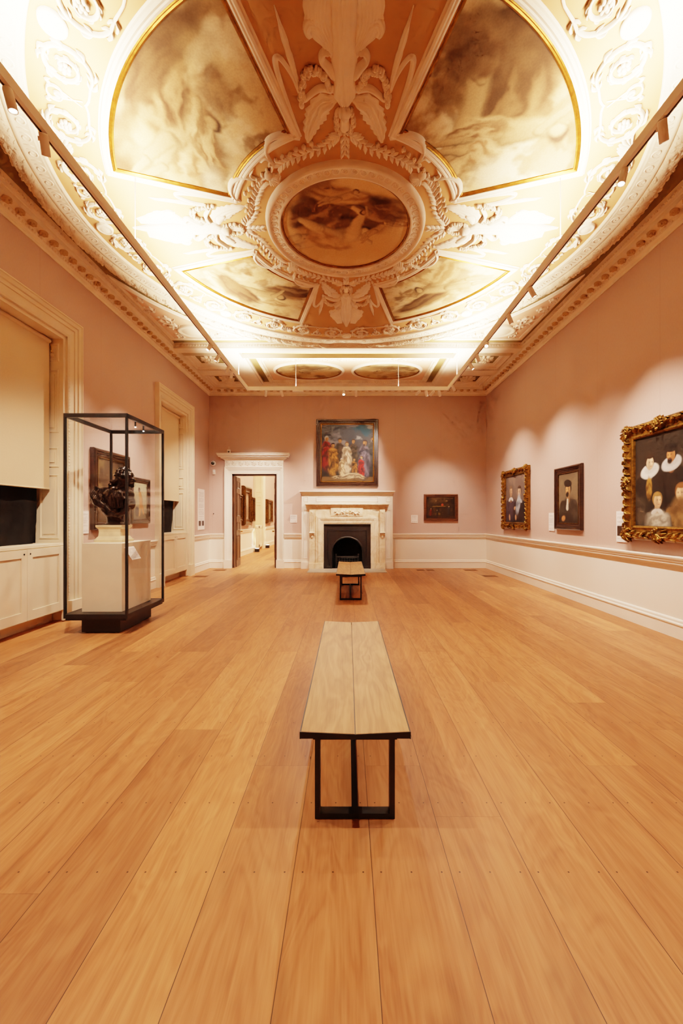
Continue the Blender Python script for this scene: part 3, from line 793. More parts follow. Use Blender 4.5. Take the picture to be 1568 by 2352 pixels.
# ---- far bay: cross beam, coffers with rosettes, long panel with two ovals
def beam(mb, x0, x1, y0, y1, z0):
    mb.box(x0, x1, y0, y1, z0, ZC)
bm_ = MB(); bm_.box(XL + .2, XR - .2, 9.16, 9.42, ZC - .12, ZC)
bm_.box(XL + .2, XR - .2, 9.13, 9.45, ZC - .03, ZC)
for sx in (-1, 1):
    xa, xb = sorted((sx * 2.52, sx * 2.92)); bm_.box(xa, xb, 9.45, YB - .2, ZC - .10, ZC)
    xa, xb = sorted((sx * 2.92, sx * 3.9)); bm_.box(xa, xb, 10.62, 10.98, ZC - .10, ZC)
bmo = struct(bm_.build('trim_9', M['plaster']))
d = MB()
x = XL + .26
while x < XR - .24:
    d.box(x, x + .028, 9.135, 9.165, ZC - .075, ZC - .035); d.box(x, x + .035, 9.42, 9.46, ZC - .1, ZC - .06)
    if abs(x) > 2.9: d.box(x, x + .03, 10.595, 10.625, ZC - .075, ZC - .04)
    x += .062
d.build('dentils', M['plaster'], bmo)
COF = [(-3.39, 10.07, 'near the cross beam above the farther window'), (-3.39, 11.46, 'in the corner above the doorway'), (3.36, 10.07, 'near the cross beam beside the long picture wall'), (3.36, 11.46, 'in the corner above the small landscape-shaped picture')]
cf = None
pr = random.Random(12)
def coffer():
    t = thing('square_coffer', '', 'ceiling coffer', (0, 0, ZC), 0, 'square ceiling coffers of the far bay')
    f = MB(); f.box(-.31, .31, -.29, .29, -.008, 0); f.build('field', M['olive'], t)
    b = MB(); w, h = .47, .44; path = [(-w, -h), (w, -h), (w, h), (-w, h)]
    b.sweep(path, [(0, .0), (0, .10), (.03, .09), (.04, .06), (.1, .05), (.115, .06), (.14, .03), (.16, .03), (.175, .006)], True, lambda a, c, d: (a, c, -d)); b.build('moulded_frame', M['plaster'], t)
    g = MB()
    for k in range(10):
        a = k * PI / 5
        for rr, w_, hh in ((.23, .055, .05), (.14, .05, .08)):
            a2 = a + (.3 if rr < .2 else 0); ribbon(g, [(0, 0), (rr * .6 * cos(a2), rr * .6 * sin(a2)), (rr * cos(a2), rr * sin(a2))], [.02, w_, .02], hh, n=6, groove=1, gd=.01, per=3)
    for k in range(6):
        a = k * PI / 3; g.ell((.04 * cos(a), .04 * sin(a), -.09), (.03, .03, .03), nu=8, nv=6)
    g.clampz(-.008).build('leaf_rosette', M['rough'], t); return t
for x, y, lab in COF:
    if cf is None: cf = coffer(); cf.location = (x, y, ZC); cf['label'] = 'coffer with a white leaf rosette ' + lab
    else: dup(cf, (x, y, ZC), 0, 'coffer with a white leaf rosette ' + lab)
t = thing('long_coffer', 'long pink ceiling panel in leaf moulding holding the two oval paintings', 'ceiling coffer', (0, 10.83, ZC))
MB().box(-2.1, 2.1, -.86, .86, -.01, 0).build('field', M['pinkp'], t)
b = MB(); w, h = 2.52, 1.05; path = [(-w, -h), (w, -h), (w, h), (-w, h)]
b.sweep(path, [(0, 0), (0, .10), (.05, .085), (.06, .05), (.1, .045), (.105, .006)], True, lambda a, c, d: (a, c, -d)); b.build('moulded_frame', M['plaster'], t)
b = MB(); w, h = 2.24, .90; path = [(-w, -h), (w, -h), (w, h), (-w, h)]
b.sweep(path, [(0, .006), (.005, .04), (.04, .06), (.09, .055), (.11, .03), (.14, .03), (.15, .012)], True, lambda a, c, d: (a, c, -d))
for k in range(190):
    per = 2 * (2 * w + 2 * h - .4); s = k / 190 * 4
    for q in range(3):
        j = pr.uniform(-.03, .03); s2 = (k + q / 3) / 190
        L = s2 * (4 * w + 4 * h); w2, h2 = w - .065, h - .065
        if L < 2 * w: p = (-w + L, -h2)
        elif L < 2 * w + 2 * h: p = (w2, -h + L - 2 * w)
        elif L < 4 * w + 2 * h: p = (w - (L - 2 * w - 2 * h), h2)
        else: p = (-w2, h - (L - 4 * w - 2 * h))
        b.ell((max(-w2, min(w2, p[0])) + j * .7, max(-h2, min(h2, p[1])) + pr.uniform(-.03, .03), -.058), (.02, .02, .022), nu=6, nv=4)
b.build('leaf_moulding', M['rough'], t)
for sx, lab in ((-1, 'oval sepia ceiling painting nearer the doorway, over the cross track'), (1, 'oval sepia ceiling painting farther from the doorway, over the cross track')):
    o = thing('oval_picture', lab, 'ceiling painting', (sx * 1.03, 10.86, ZC - .01), 0, 'oval ceiling paintings')
    nr, nt = 40, 120; P = np.zeros((nr, nt + 1, 3)); rr = np.linspace(0, 1, nr)[:, None]; tt = np.linspace(0, 2 * PI, nt + 1)[None, :]
    P[..., 0] = .845 * rr * np.cos(tt); P[..., 1] = .58 * rr * np.sin(tt); P[..., 2] = -.012
    u = (.5 + P[..., 0] / 1.7) * 1.5; v = .5 + P[..., 1] / 1.16
    cols = sepia(u, v, 31 + sx, 0, [('blob', .8, .3, .5, .14, .1, DK, .5, .3, .8), ('lie', .7, .5, .6, .2 * sx, SK), ('lie', .9, .45, .4, 2.6, SK)])
    canvas_mesh('canvas', P, cols, M['fresco'], o)
    g = MB(); mp = lambda x, y, z: (x, y * .69, z)
    g.lathe([(.84, -.012), (.845, -.03), (.862, -.034), (.87, -.02)], n=80, mapf=mp); g.build('gilt_fillet', M['gilt'], o)
    g = MB(); g.lathe([(.865, -.01), (.87, -.045), (.9, -.05), (.93, -.04), (.945, 0)], n=80, mapf=mp); g.build('plaster_frame', M['plaster'], o)
    
# ------------------------------------------------------------------ windows on the left
def window(n, yc, first):
    y0, y1 = yc - .75, yc + .75
    w = struct(empty('window_%d' % n, (XL, yc, 0), PI / 2))   # local x runs along +Y, local -y points into the room
    a = MB()
    path = [(.75, .28), (.75, 4.125), (-.75, 4.125), (-.75, .28)]
    prof = [(0, 0), (0, .03), (-.03, .04), (-.035, .03), (-.12, .042), (-.125, .055), (-.17, .06), (-.18, .075), (-.225, .085), (-.235, .095), (-.25, .095), (-.25, 0)]
    a.sweep(path, prof, False, wall_map)
    for s in (-1, 1): xa, xb = sorted((s * .745, s * 1.01)); a.box(xa, xb, -.1, 0, 0, .285)
    z = .32
    while z < 4.0:                                    # carved inner edge
        for s in (-1, 1): a.add([(s * .757, -.045, z), (s * .775, -.052, z + .01), (s * .775, -.045, z + .034), (s * .757, -.035, z + .03)], [(0, 1, 2, 3)])
        z += .045
    a.build('architrave', M['cream2'], w)
    s_ = MB(); s_.box(-.75, .75, .40, .44, 1.13, 4.12); s_.build('glass', M['blackout'], w)
    r = MB()
    r.box(-.752, -.70, .0, .40, 1.13, 4.125).box(.70, .752, .0, .40, 1.13, 4.125).box(-.699, .699, .0, .40, 4.07, 4.124)
    for s in (-1, 1):
        for za, zb in ((3.745, 4.0), (2.72, 3.63), (2.22, 2.51), (1.19, 2.12)):
            pth = [(.06, za), (.34, za), (.34, zb), (.06, zb)]
            mpf = lambda p, q, d, s=s: (s * (.70 - d), p, q)
            r.sweep(pth, [(0, 0), (.004, .012), (.018, .014), (.03, .004), (.032, .0)], True, mpf)
            r.box(*sorted((s * .70, s * .688)), .12, .28, za + .07, zb - .07)
    r.build('panelled_shutter', M['cream2'], w)
    # cupboard under the window
    nm = 'near window' if n == 1 else 'far window'
    c = thing('window_cupboard', 'cream cupboard under the %s, %s' % (nm, 'cut by the left edge of the photo' if n == 1 else 'beyond the glass case'), 'cupboard', (XL, yc, 0), PI / 2, 'cupboards under the windows')
    MB().box(-.74, .74, .0, .38, .16, 1.095).box(-.74, .74, -.01, .39, 1.098, 1.13).box(-.73, .73, .18, .38, 0, .16).build('carcass', M['cream2'], c)
    for s in (-1, 1):
        xa, xb = sorted((s * .004, s * .66)); dd = MB()
        dd.box(xa, xb, -.028, -.002, .18, 1.085)
        pth = [(xa + .085, .30), (xb - .085, .30), (xb - .085, .985), (xa + .085, .985)]
        dd = MB(); fx = lambda p, q, d: (p, -d, q)
        dd.box(xa, xa + .085, -.03, -.002, .18, 1.085).box(xb - .085, xb, -.03, -.002, .18, 1.085).box(xa + .085, xb - .085, -.03, -.002, .985, 1.085).box(xa + .085, xb - .085, -.03, -.002, .18, .30)
        dd.box(xa + .085, xb - .085, -.016, -.002, .30, .985)
        do = dd.build('door', M['cream2'], c)
        MB().cyl((s * .05, -.0295, 1.03), (s * .05, -.033, 1.03), .011, 12).build('keyhole', M['black'], do)
    MB().box(-.75, -.665, -.026, .0, .02, 1.095).box(.665, .745, -.026, .0, .02, 1.095).build('face_frame', M['cream2'], c)
    # roller blind and blackout cloth
    b = thing('roller_blind', 'cream roller blind pulled most of the way down the %s' % nm, 'blind', (XL, yc, 1.9), PI / 2, 'roller blinds')
    f = MB(); f.grid([[(x, .175 + .004 * sin(x * 4), z) for z in (0, .5, 1, 1.5, 2.12)] for x in np.linspace(-.69, .665, 12)]); f.build('fabric', M['blind'], b)
    f = MB(); f.cyl((-.69, .178, .006), (.665, .178, .006), .011, 10); f.build('bottom_bar', M['blind'], b)
    f = MB(); f.cyl((-.69, .19, 2.13), (.682, .19, 2.13), .034, 18); f.build('roller', M['blind'], b)
    f = MB(); f.cyl((.69, .19, 2.13), (.693, .19, 2.13), .03, 12).cyl((.688, .17, 2.10), (.688, .165, 1.99), .006, 8); f.ell((.688, .165, 1.98), (.009, .009, .014)); f.build('chain_end', M['brass'], b)
    k = MB(); P = []
    for x in np.linspace(-.69, .60, 24):
        P.append([(x - (.07 * max(0, .3 - zz) / .3 if x > .5 else 0), .30 + .01 * sin(x * 13) + .006 * sin(zz * 9), 1.131 + zz) for zz in (0, .06, .15, .3, .6, .95)])
    k.grid(P); o = k.build('blackout_curtain', M['blackout']); o.location = (XL, yc, 0); o.rotation_euler = (0, 0, PI / 2)
    tag(o, 'black blackout cloth showing below the blind of the %s' % nm, 'curtain', 'blackout cloths behind the blinds')
window(1, 5.20, True); window(2, 9.70, False)

# ------------------------------------------------------------------ doorway in the back wall
dcx = (DX0 + DX1) / 2; hw = (DX1 - DX0) / 2
d1 = struct(empty('door_1', (dcx, YB, 0)))
a = MB(); path = [(hw, .24), (hw, DZ), (-hw, DZ), (-hw, .24)]
a.sweep(path, [(0, 0), (0, .03), (-.03, .045), (-.04, .03), (-.11, .045), (-.12, .06), (-.17, .075), (-.18, .09), (-.205, .09), (-.21, 0)], False, wall_map)
for s in (-1, 1): xa, xb = sorted((s * (hw - .004), s * (hw + .225))); a.box(xa, xb, -.1, 0, 0, .245)
a.build('architrave', M['cream'], d1)
f = MB(); f.box(-.86, .86, -.055, 0, 2.985, 3.175)
for k in range(9):
    cx = -.77 + k * .1925
    for q in range(7):
        a_ = q * 2 * PI / 7 + k; ribbon(f, [(cx, 3.08), (cx + .05 * cos(a_), 3.08 + .045 * sin(a_)), (cx + .085 * cos(a_ + .5), 3.08 + .075 * sin(a_ + .5))], [.008, .02, .006], .022, n=5, per=3, z0=.054, f=wall_map)
    f.ell((cx, -.06, 3.08), (.022, .02, .022), nu=8, nv=6)
f.build('frieze', M['cream'], d1)
hd = MB(); hp = [(-.87, 3.175), (.87, 3.175)]
for (z0, z1, e, dp) in ((3.175, 3.2, .02, .07), (3.2, 3.225, .05, .10), (3.225, 3.262, .09, .15), (3.262, 3.30, .15, .2), (3.30, 3.345, .175, .235), (3.345, 3.368, .19, .25)):
    hd.box(-.87 - e, .87 + e, -dp, 0, z0, z1)
hd.build('hood', M['cream'], d1, bevel=.008)
st = MB(); st.box(-hw, -hw + .06, .02, .22, 0, DZ).box(hw - .06, hw, .02, .22, 0, DZ).box(-hw, hw, .02, .22, DZ - .04, DZ); st.build('lining', M['doorwood'], d1)
def leaf(x, ang, s):
    lf = empty('leaf', (x, .2, 0), ang); lf.parent = d1
    L = MB(); L.box(0, .62, -.022, .022, .01, 2.72)
    for za, zb in ((.2, .95), (1.1, 1.36), (1.52, 2.24), (2.36, 2.6)):
        for sd in (-1, 1):
            L.sweep([(.1, za), (.52, za), (.52, zb), (.1, zb)], [(0, .022), (.0, .032), (.02, .034), (.035, .024), (.04, .022)], True, lambda p, q, d, sd=sd: (p, sd * d, q))
    bo = L.build('leaf_board', M['doorwood'], lf)
    k = MB()
    for sd in (-1, 1): k.cyl((.57, sd * .022, 1.06), (.57, sd * .05, 1.06), .012, 10).ell((.57, sd * .07, 1.06), (.026, .026, .026))
    k.build('knob', M['brass'], lf)
leaf(-hw + .05, PI / 2 + .06, 1); leaf(hw - .03, PI / 2 + .26, 1)

# ------------------------------------------------------------------ adjoining gallery seen through the doorway
FX = -4.1
fw = MB()
for a_, b_ in ((YB + .25, 18.0), (19.7, 25)): fw.box(FX - .4, FX, a_, b_, 0, 5.2)
fw.box(FX - .4, FX, 18.0, 19.7, 4.1, 5.2)
struct(fw.build('wall_adjoining_left', M['wall']))
struct(MB().box(1.4, 1.7, YB + .25, 25.3, 0, 5.2).build('wall_adjoining_right', M['wall']))
struct(MB().box(FX - .4, 1.7, 25, 25.3, 0, 5.2).build('wall_adjoining_back', M['wall']))
struct(MB().box(FX - .8, 1.7, YB + .25, 25.3, 5.2, 5.4).build('ceiling_adjoining', M['plasterw']))
def run2(name, mat, prof, spans):
    mb = MB()
    for a_, b_ in spans: mb.sweep([(a_, 0), (b_, 0)], prof, False, lambda p, o, d: (FX + o, p, d))
    return struct(mb.build(name, mat))
run2('baseboard_adjoining', M['cream'], BASE, [(YB + .3, 17.8), (19.9, 25)]); run2('trim_10', M['cream'], RAIL, [(YB + .3, 17.8), (19.9, 25)])
w = struct(empty('window_3', (FX, 18.85, 0), PI / 2)); a = MB()
a.sweep([(.85, 0), (.85, 4.1), (-.85, 4.1), (-.85, 0)], [(0, 0), (0, .03), (-.1, .05), (-.2, .09), (-.22, .09), (-.22, 0)], False, wall_map); a.build('architrave', M['cream2'], w)
a = MB(); a.box(-.9, .9, .36, .4, 0, 4.2).box(-.86, -.8, 0, .36, 0, 4.1).box(.8, .86, 0, .36, 0, 4.1)
for za, zb in ((2.2, 2.5), (2.7, 3.6), (1.2, 2.1)): a.sweep([(.06, za), (.3, za), (.3, zb), (.06, zb)], [(0, 0), (.004, .014), (.02, .014), (.03, 0)], True, lambda p, q, d: (.8 - d, p, q))
a.build('panelled_shutter', M['cream2'], w)
c = thing('window_cupboard', 'cream cupboard under the window of the room beyond the doorway', 'cupboard', (FX, 18.85, 0), PI / 2, 'cupboards under the windows')
MB().box(-.79, .79, 0, .34, .1, 1.12).box(-.78, .78, .1, .33, 0, .1).build('carcass', M['cream2'], c)
for s in (-1, 1):
    xa, xb = sorted((s * .01, s * .76)); q = MB(); q.box(xa, xa + .08, -.025, -.001, .14, 1.09).box(xb - .08, xb, -.025, -.001, .14, 1.09).box(xa, xb, -.025, -.001, 1.0, 1.09).box(xa, xb, -.025, -.001, .14, .24).box(xa, xb, -.012, -.001, .2, 1.05); q.build('door', M['cream2'], c)
ub = None
for (x, y, lab) in ((-3.92, 17.72, 'small black uplight box beyond the doorway, nearer side of the window'), (-3.92, 20.0, 'small black uplight box beyond the doorway, farther side of the window')):
    if ub is None:
        ub = thing('uplight_box', lab, 'uplighter', (x, y, 0), 0, 'black uplight boxes in the next room')
        q = MB(); q.box(-.09, .09, -.09, .09, 0, .15); q.build('housing', M['black'], ub, bevel=.006); MB().box(-.07, .07, -.07, .07, .151, .154).build('diffuser', M['lens'], ub)
    else: dup(ub, (x, y, 0), 0, lab)

# ------------------------------------------------------------------ framed pictures
def place(wall, along, z, off=0.0):
    if wall == 'back': return (along, YB - off, z), 0
    if wall == 'right': return (XR - off, along, z), -PI / 2
    if wall == 'left': return (XL + off, along, z), PI / 2
    return (FX + off, along, z), PI / 2
def picture(wall, along, zc, W, H, fw, depth, frame, art, label, carve=0, group=None, prof=None, mat2=None, res=110):
    loc, rz = place(wall, along, zc - H / 2)
    t = thing('framed_picture', label, 'painting', loc, rz, group)
    p = prof or [(0, 0), (0, .6), (.08, .8), (.2, .95), (.32, 1), (.42, .8), (.55, .62), (.72, .6), (.86, .7), (.95, .6), (1, .35)]
    path = [(-W / 2, 0), (W / 2, 0), (W / 2, H), (-W / 2, H)]
    g = MB(); g.sweep(path, [(o * fw, d * depth) for o, d in p], True, wall_map)
    if carve:
        pr = random.Random(int(W * 1000)); k = carve
        def lump(x, z, s, d):
            g.ell((x, -d, z), (s, s * .7, s), nu=8, nv=6)
        def leafc(x, z, ang, L, w_):
            ribbon(g, [(x, z), (x + L * .5 * cos(ang), z + L * .5 * sin(ang)), (x + L * cos(ang + .35), z + L * sin(ang + .35))], [.01, w_, .006], depth * .55, n=6, groove=1, gd=.006, per=3, z0=depth * .6, f=wall_map)
        for cx, cz, ang in [(-W / 2, 0, PI * 1.25), (W / 2, 0, -PI / 4), (W / 2, H, PI / 4), (-W / 2, H, PI * .75)] + [(0, 0, -PI / 2), (0, H, PI / 2), (-W / 2, H / 2, PI), (W / 2, H / 2, 0)]:
            ix = cx - math.copysign(fw * .45, cx) if cx else 0; iz = (fw * .45 if cz == 0 else (H - fw * .45 if cz == H else cz))
            for q in range(9):
                a_ = ang + (q - 4) * .38; leafc(ix - .03 * cos(ang), iz - .03 * sin(ang), a_, fw * (.78 if abs(q - 4) < 3 else .62), fw * .13)
            for q in range(7): lump(ix + pr.uniform(-.4, .4) * fw, iz + pr.uniform(-.4, .4) * fw, fw * .11, depth * (1.0 + .2 * pr.random()))
        step = fw * .32
        for side in range(4):
            L = W if side % 2 == 0 else H; m = int(L / step)
            for q in range(m):
                s_ = -L / 2 + fw * .5 + (q + .5) * (L - fw) / m; wob = fw * (.3 + .06 * sin(q * 1.7))
                x, z = {0: (s_, wob), 1: (W / 2 - wob, s_ + H / 2), 2: (s_, H - wob), 3: (-W / 2 + wob, s_ + H / 2)}[side]
                a0 = {0: 0, 1: PI / 2, 2: PI, 3: -PI / 2}[side]
                leafc(x, z, a0 + (1 if q % 2 else -1) * .55, step * 1.25, fw * .12)
                if q % 2: lump(x, z, fw * .07, depth * 1.0)
    g.build('frame', frame, t)
    if mat2:
        g = MB(); g.sweep([(-W / 2 + fw, fw), (W / 2 - fw, fw), (W / 2 - fw, H - fw), (-W / 2 + fw, H - fw)], [(-.012, .4 * depth), (-.012, .55 * depth), (.004, .55 * depth), (.012, .3 * depth)], True, wall_map); g.build('slip', mat2, t)
    w2, h2 = W - 2 * fw + .01, H - 2 * fw + .01; asp = w2 / h2
    nu = int(res * max(1, asp)) if asp > 1 else res; nv = int(res / asp) if asp < 1 else res
    u, v = np.meshgrid(np.linspace(0, asp, nu), np.linspace(0, 1, nv), indexing='ij')
    cols = art(u, v, asp)
    P = np.zeros((nu, nv, 3)); P[..., 0] = (u / asp - .5) * w2; P[..., 1] = -depth * .34; P[..., 2] = H / 2 + (v - .5) * h2
    canvas_mesh('canvas', P, cols, M['canvas'], t)
    return t
def art_gathering(u, v, A):
    a = Art(u, v, 3, .008); a.fill((50, 42, 42))
    a.vgrad((78, 86, 96), .5, .95, .9); a.cloud((44, 36, 38), 2.6, 4, .42, .6, .9, 1, smooth(-u, -.62, -.25))
    a.cloud((132, 128, 130), 3.4, 6, .52, .68, .75, 2, smooth(v, .5, .75)); a.cloud((34, 84, 104), 3, 4, .48, .62, .95, 4, smooth(u, .45, .65) * smooth(v, .42, .6))
    a.cloud((168, 172, 172), 6, 9, .6, .74, .8, 6, smooth(u, .5, .7) * smooth(v, .6, .75))
    a.put((1 - smooth(v, .05, .55)) * .95, a.col((22, 15, 12))); a.put(1 - smooth(v, .07, .10), a.col((92, 64, 34)))
    D_ = a.drape; S1 = (188, 128, 74); S2 = (206, 158, 110); r_ = random.Random(17)
    def person_(x, y, h, c, c2, skin, hair, turn, beard=0, lean=0):
        D_(x, y + h * .3, h * .15, h * .36, lean, c, c2, 4, .2); D_(x + lean * .1, y + h * .62, h * .13, h * .16, .3 + lean, c, c2, 4, .2)
        D_(x + turn * h * .2, y + h * .42, h * .07, h * .2, turn, tuple(min(255, q * 1.2) for q in c), c2, 3, .3, .8)
        face(a, x + lean * .1, y + h * .84, h * .066, skin, hair, turn, beard)
    for p_ in ((.9, .22, .62, (50, 48, 40), (18, 18, 15), S1, (60, 46, 34), -.3, 1), (.1, .22, .62, (140, 26, 22), (50, 8, 8), S1, (190, 180, 168), .3), (.33, .24, .56, (70, 56, 44), (24, 18, 14), S1, (60, 40, 26), .3),
               (.56, .24, .54, (80, 62, 44), (26, 20, 14), S1, (90, 60, 34), -.2), (.21, .12, .6, (176, 116, 50), (60, 34, 14), S1, (40, 26, 18), .3), (.45, .16, .58, (212, 190, 160), (120, 90, 62), S2, (110, 70, 38), .2),
               (.76, .1, .68, (108, 96, 108), (36, 30, 40), S1, (64, 42, 26), -.4, 1), (.7, .08, .4, (176, 34, 20), (70, 10, 8), S2, (110, 70, 40), -.2), (.58, .08, .36, (160, 100, 38), (64, 38, 14), S1, (66, 42, 26), -.3), (.36, .08, .36, (204, 172, 132), (110, 82, 56), S2, (200, 190, 178), .3)): person_(*p_)
    D_(.5, .1, .16, .05, .1, (200, 172, 136), (96, 70, 48), 4); D_(.66, .09, .1, .04, -.2, (190, 160, 124), (90, 66, 44), 4); D_(.28, .08, .1, .03, 0, (180, 150, 116), (80, 58, 40), 4)
    for k in range(30): a.ell(r_.uniform(.05, .95), r_.uniform(.1, .55), r_.uniform(.01, .035), r_.uniform(.01, .035), r_.uniform(0, 3), (20, 13, 11), .7, 0, .5)
    return a.c * .68
def art_interior(u, v, A):
    a = Art(u, v, 9, .02); a.fill((40, 27, 16)); a.cloud((70, 46, 24), 5, 5, .45, .65, .8, 1); a.cloud((22, 16, 12), 4, 4, .5, .7, .9, 2)
    a.cap(.1, .95, A - .1, .93, .02, .02, (84, 58, 32), .6); a.cap(.3, .55, .9, .56, .02, .02, (118, 86, 44), .6); a.robe(.2, .12, .36, (134, 40, 24), (70, 20, 12)); a.ell(.75, .62, .06, .06, 0, (170, 66, 36), .4)
    a.robe(1.05, .18, .4, (56, 50, 48), (30, 26, 24)); a.ell(.55, .2, .12, .06, 0, (120, 86, 44), .4); a.robe(.5, .12, .28, (60, 48, 34), (34, 26, 18)); a.ell(.45, .8, .05, .05, 0, (110, 80, 50), .4); a.ell(.95, .8, .05, .05, 0, (130, 96, 60), .4)
    return a.c
def face(a, x, y, r, skin, hair, turn=.25, beard=0, hat=None, bun=1.0):
    """a generic head: hair mass, face turned to one side, features only hinted"""
    dk = tuple(q * .45 for q in skin); md = tuple(q * .72 for q in skin); lt = tuple(min(255, q * 1.12) for q in skin)
    a.ell(x - turn * r * .25, y + .28 * r, .92 * r * bun, 1.02 * r, 0, hair, .12, .5)
    a.ell(x, y, .70 * r, .95 * r, 0, skin, .12, .35); a.ell(x + turn * r * .2, y + .18 * r, .42 * r, .5 * r, 0, lt, .6, .1, .5)
    a.ell(x - turn * 2.2 * r * .28, y - .1 * r, .3 * r, .75 * r, 0, md, .6, .2, .8)
    fx = x + turn * r * .55
    for s_ in (-1, 1): a.ell(fx + s_ * .27 * r, y + .1 * r, .14 * r, .075 * r, 0, dk, .4, 0, .85); a.ell(fx + s_ * .27 * r, y + .24 * r, .17 * r, .03 * r, 0, dk, .5, 0, .6)
    a.cap(fx + .02 * r, y + .08 * r, fx + .06 * r, y - .2 * r, .05 * r, .09 * r, lt, .5, .3, .8); a.ell(fx + .05 * r, y - .3 * r, .12 * r, .04 * r, 0, md, .5, 0, .9)
    a.ell(fx + .02 * r, y - .48 * r, .19 * r, .06 * r, 0, (150, 70, 56), .4, 0, .75)
    if beard: a.ell(fx, y - .72 * r, .42 * r, .42 * r, 0, hair, .3, .4); a.ell(fx + .02 * r, y - .46 * r, .14 * r, .04 * r, 0, (140, 70, 56), .4, 0, .8); a.ell(fx, y - .37 * r, .26 * r, .06 * r, 0, hair, .4, 0, .8)
    a.ell(x - .1 * r * turn, y + .92 * r, .66 * r, .3 * r, 0, hair, .25, .4)
    if hat: a.ell(x - .05 * r, y + 1.0 * r, 1.15 * r, .58 * r, -.1, hat, .15, .4)
def half_length(a, x, y, h, coat, hair=(52, 34, 24), skin=(204, 150, 108), collar=None, hat=None, turn=.25, beard=0, ruff=0, r=.13):
    a.ell(x, y + h * .22, h * .3, h * .36, 0, coat, .15, .55); a.cap(x - h * .22, y + h * .4, x - h * .27, y, h * .12, h * .13, coat, .2, .55); a.cap(x + h * .22, y + h * .4, x + h * .27, y, h * .12, h * .13, coat, .2, .7)
    a.drape(x - h * .2, y + h * .16, h * .16, h * .2, .4, coat, tuple(q * .6 for q in coat), 4, .4, .6)
    a.cap(x, y + h * .5, x, y + h * .62, h * .07, h * .065, tuple(q * .75 for q in skin), .2, .5)
    if ruff:
        a.ell(x, y + h * .60, h * .225, h * .13, .25, collar, .1, .3); a.ell(x + .02 * h, y + h * .63, h * .15, h * .07, .2, tuple(q * .8 for q in collar), .4, .1, .8)
    elif collar:
        for s_ in (-1, 1): a.ell(x + s_ * h * .075, y + h * .535, h * .09, h * .045, s_ * -.5, collar, .15, .3)
    face(a, x + turn * h * .03, y + h * .74, h * r, skin, hair, turn, beard, hat)
def art_sitter(u, v, A):
    a = Art(u, v, 21, .008); a.fill((92, 76, 58)); a.cloud((112, 94, 72), 3, 3, .45, .65, .7, 1); a.put((1 - smooth(v, .0, .35)) * .6, a.col((40, 28, 20)))
    half_length(a, A * .5, -.02, .92, (48, 38, 30), (40, 28, 20), (206, 144, 92), None, (34, 26, 20), -.3, 1, 0, .135); a.cap(A * .47, .46, A * .45, .3, .03, .045, (220, 206, 184), .3, .3); a.drape(A * .78, .26, .16, .24, .3, (70, 58, 46), (40, 32, 26), 5, .4, .8); a.ell(A * .26, .1, .07, .055, .3, (196, 126, 76), .3, .4)
    return a.c
def art_pair(u, v, A):
    a = Art(u, v, 33, .008); a.fill((96, 82, 76)); a.cloud((124, 106, 94), 3, 3, .45, .65, .7, 1); a.cloud((60, 44, 40), 4, 4, .52, .7, .7, 2); a.put((1 - smooth(v, .1, .6)) * .75, a.col((42, 32, 30)))
    half_length(a, A * .27, .06, .82, (72, 62, 74), (128, 100, 78), (212, 162, 130), (226, 222, 220), None, .3, 0, 0, .125); half_length(a, A * .7, -.02, .88, (34, 28, 32), (74, 52, 38), (216, 170, 140), (180, 184, 190), None, -.3, 0, 0, .125)
    a.drape(A * .63, .36, .1, .22, -.3, (176, 184, 192), (98, 106, 116), 6); a.ell(A * .47, .3, .05, .035, .5, (206, 152, 118), .3, .4); a.ell(A * .52, .1, .04, .06, .2, (200, 150, 116), .3, .4); a.ell(A * .2, .1, .035, .07, .2, (200, 150, 116), .3, .4)
    return a.c
def art_family(u, v, A):
    a = Art(u, v, 41, .006); a.fill((38, 30, 24)); a.cloud((58, 46, 36), 2.5, 3, .5, .7, .7, 1)
    half_length(a, A * .66, .3, .6, (32, 26, 22), (40, 28, 20), (188, 120, 72), (204, 198, 192), (28, 22, 19), -.35, 1, 1, .13)
    half_length(a, A * .28, .24, .62, (32, 25, 21), (50, 34, 24), (228, 184, 146), (224, 218, 208), None, .3, 0, 1, .125)
    a.drape(A * .27, .42, .045, .12, 0, (150, 104, 44), (86, 56, 22), 6)
    half_length(a, A * .82, -.12, .62, (122, 88, 50), (126, 80, 42), (224, 172, 128), (206, 196, 186), None, -.25, 0, 0, .14); a.drape(A * .86, .1, .2, .18, -.6, (136, 100, 58), (84, 58, 32), 4)
    half_length(a, A * .42, -.14, .56, (150, 140, 124), (156, 114, 60), (224, 172, 130), (198, 190, 180), None, .3, 0, 0, .14); a.drape(A * .42, .04, .15, .1, .3, (180, 170, 152), (112, 102, 88), 5)
    a.drape(A * .1, .15, .12, .2, .4, (74, 58, 44), (38, 30, 24), 4, .4, .8)
    return a.c
def art_dark(seed, c0, c1, c2):
    def f(u, v, A):
        a = Art(u, v, seed, .02); a.fill(c0); a.cloud(c1, 3, 3, .45, .65, .8, 1); a.cloud(c2, 4, 3, .52, .7, .8, 2); a.robe(A * .5, .1, .65, c1, c2, (190, 140, 96)); return a.c
    return f
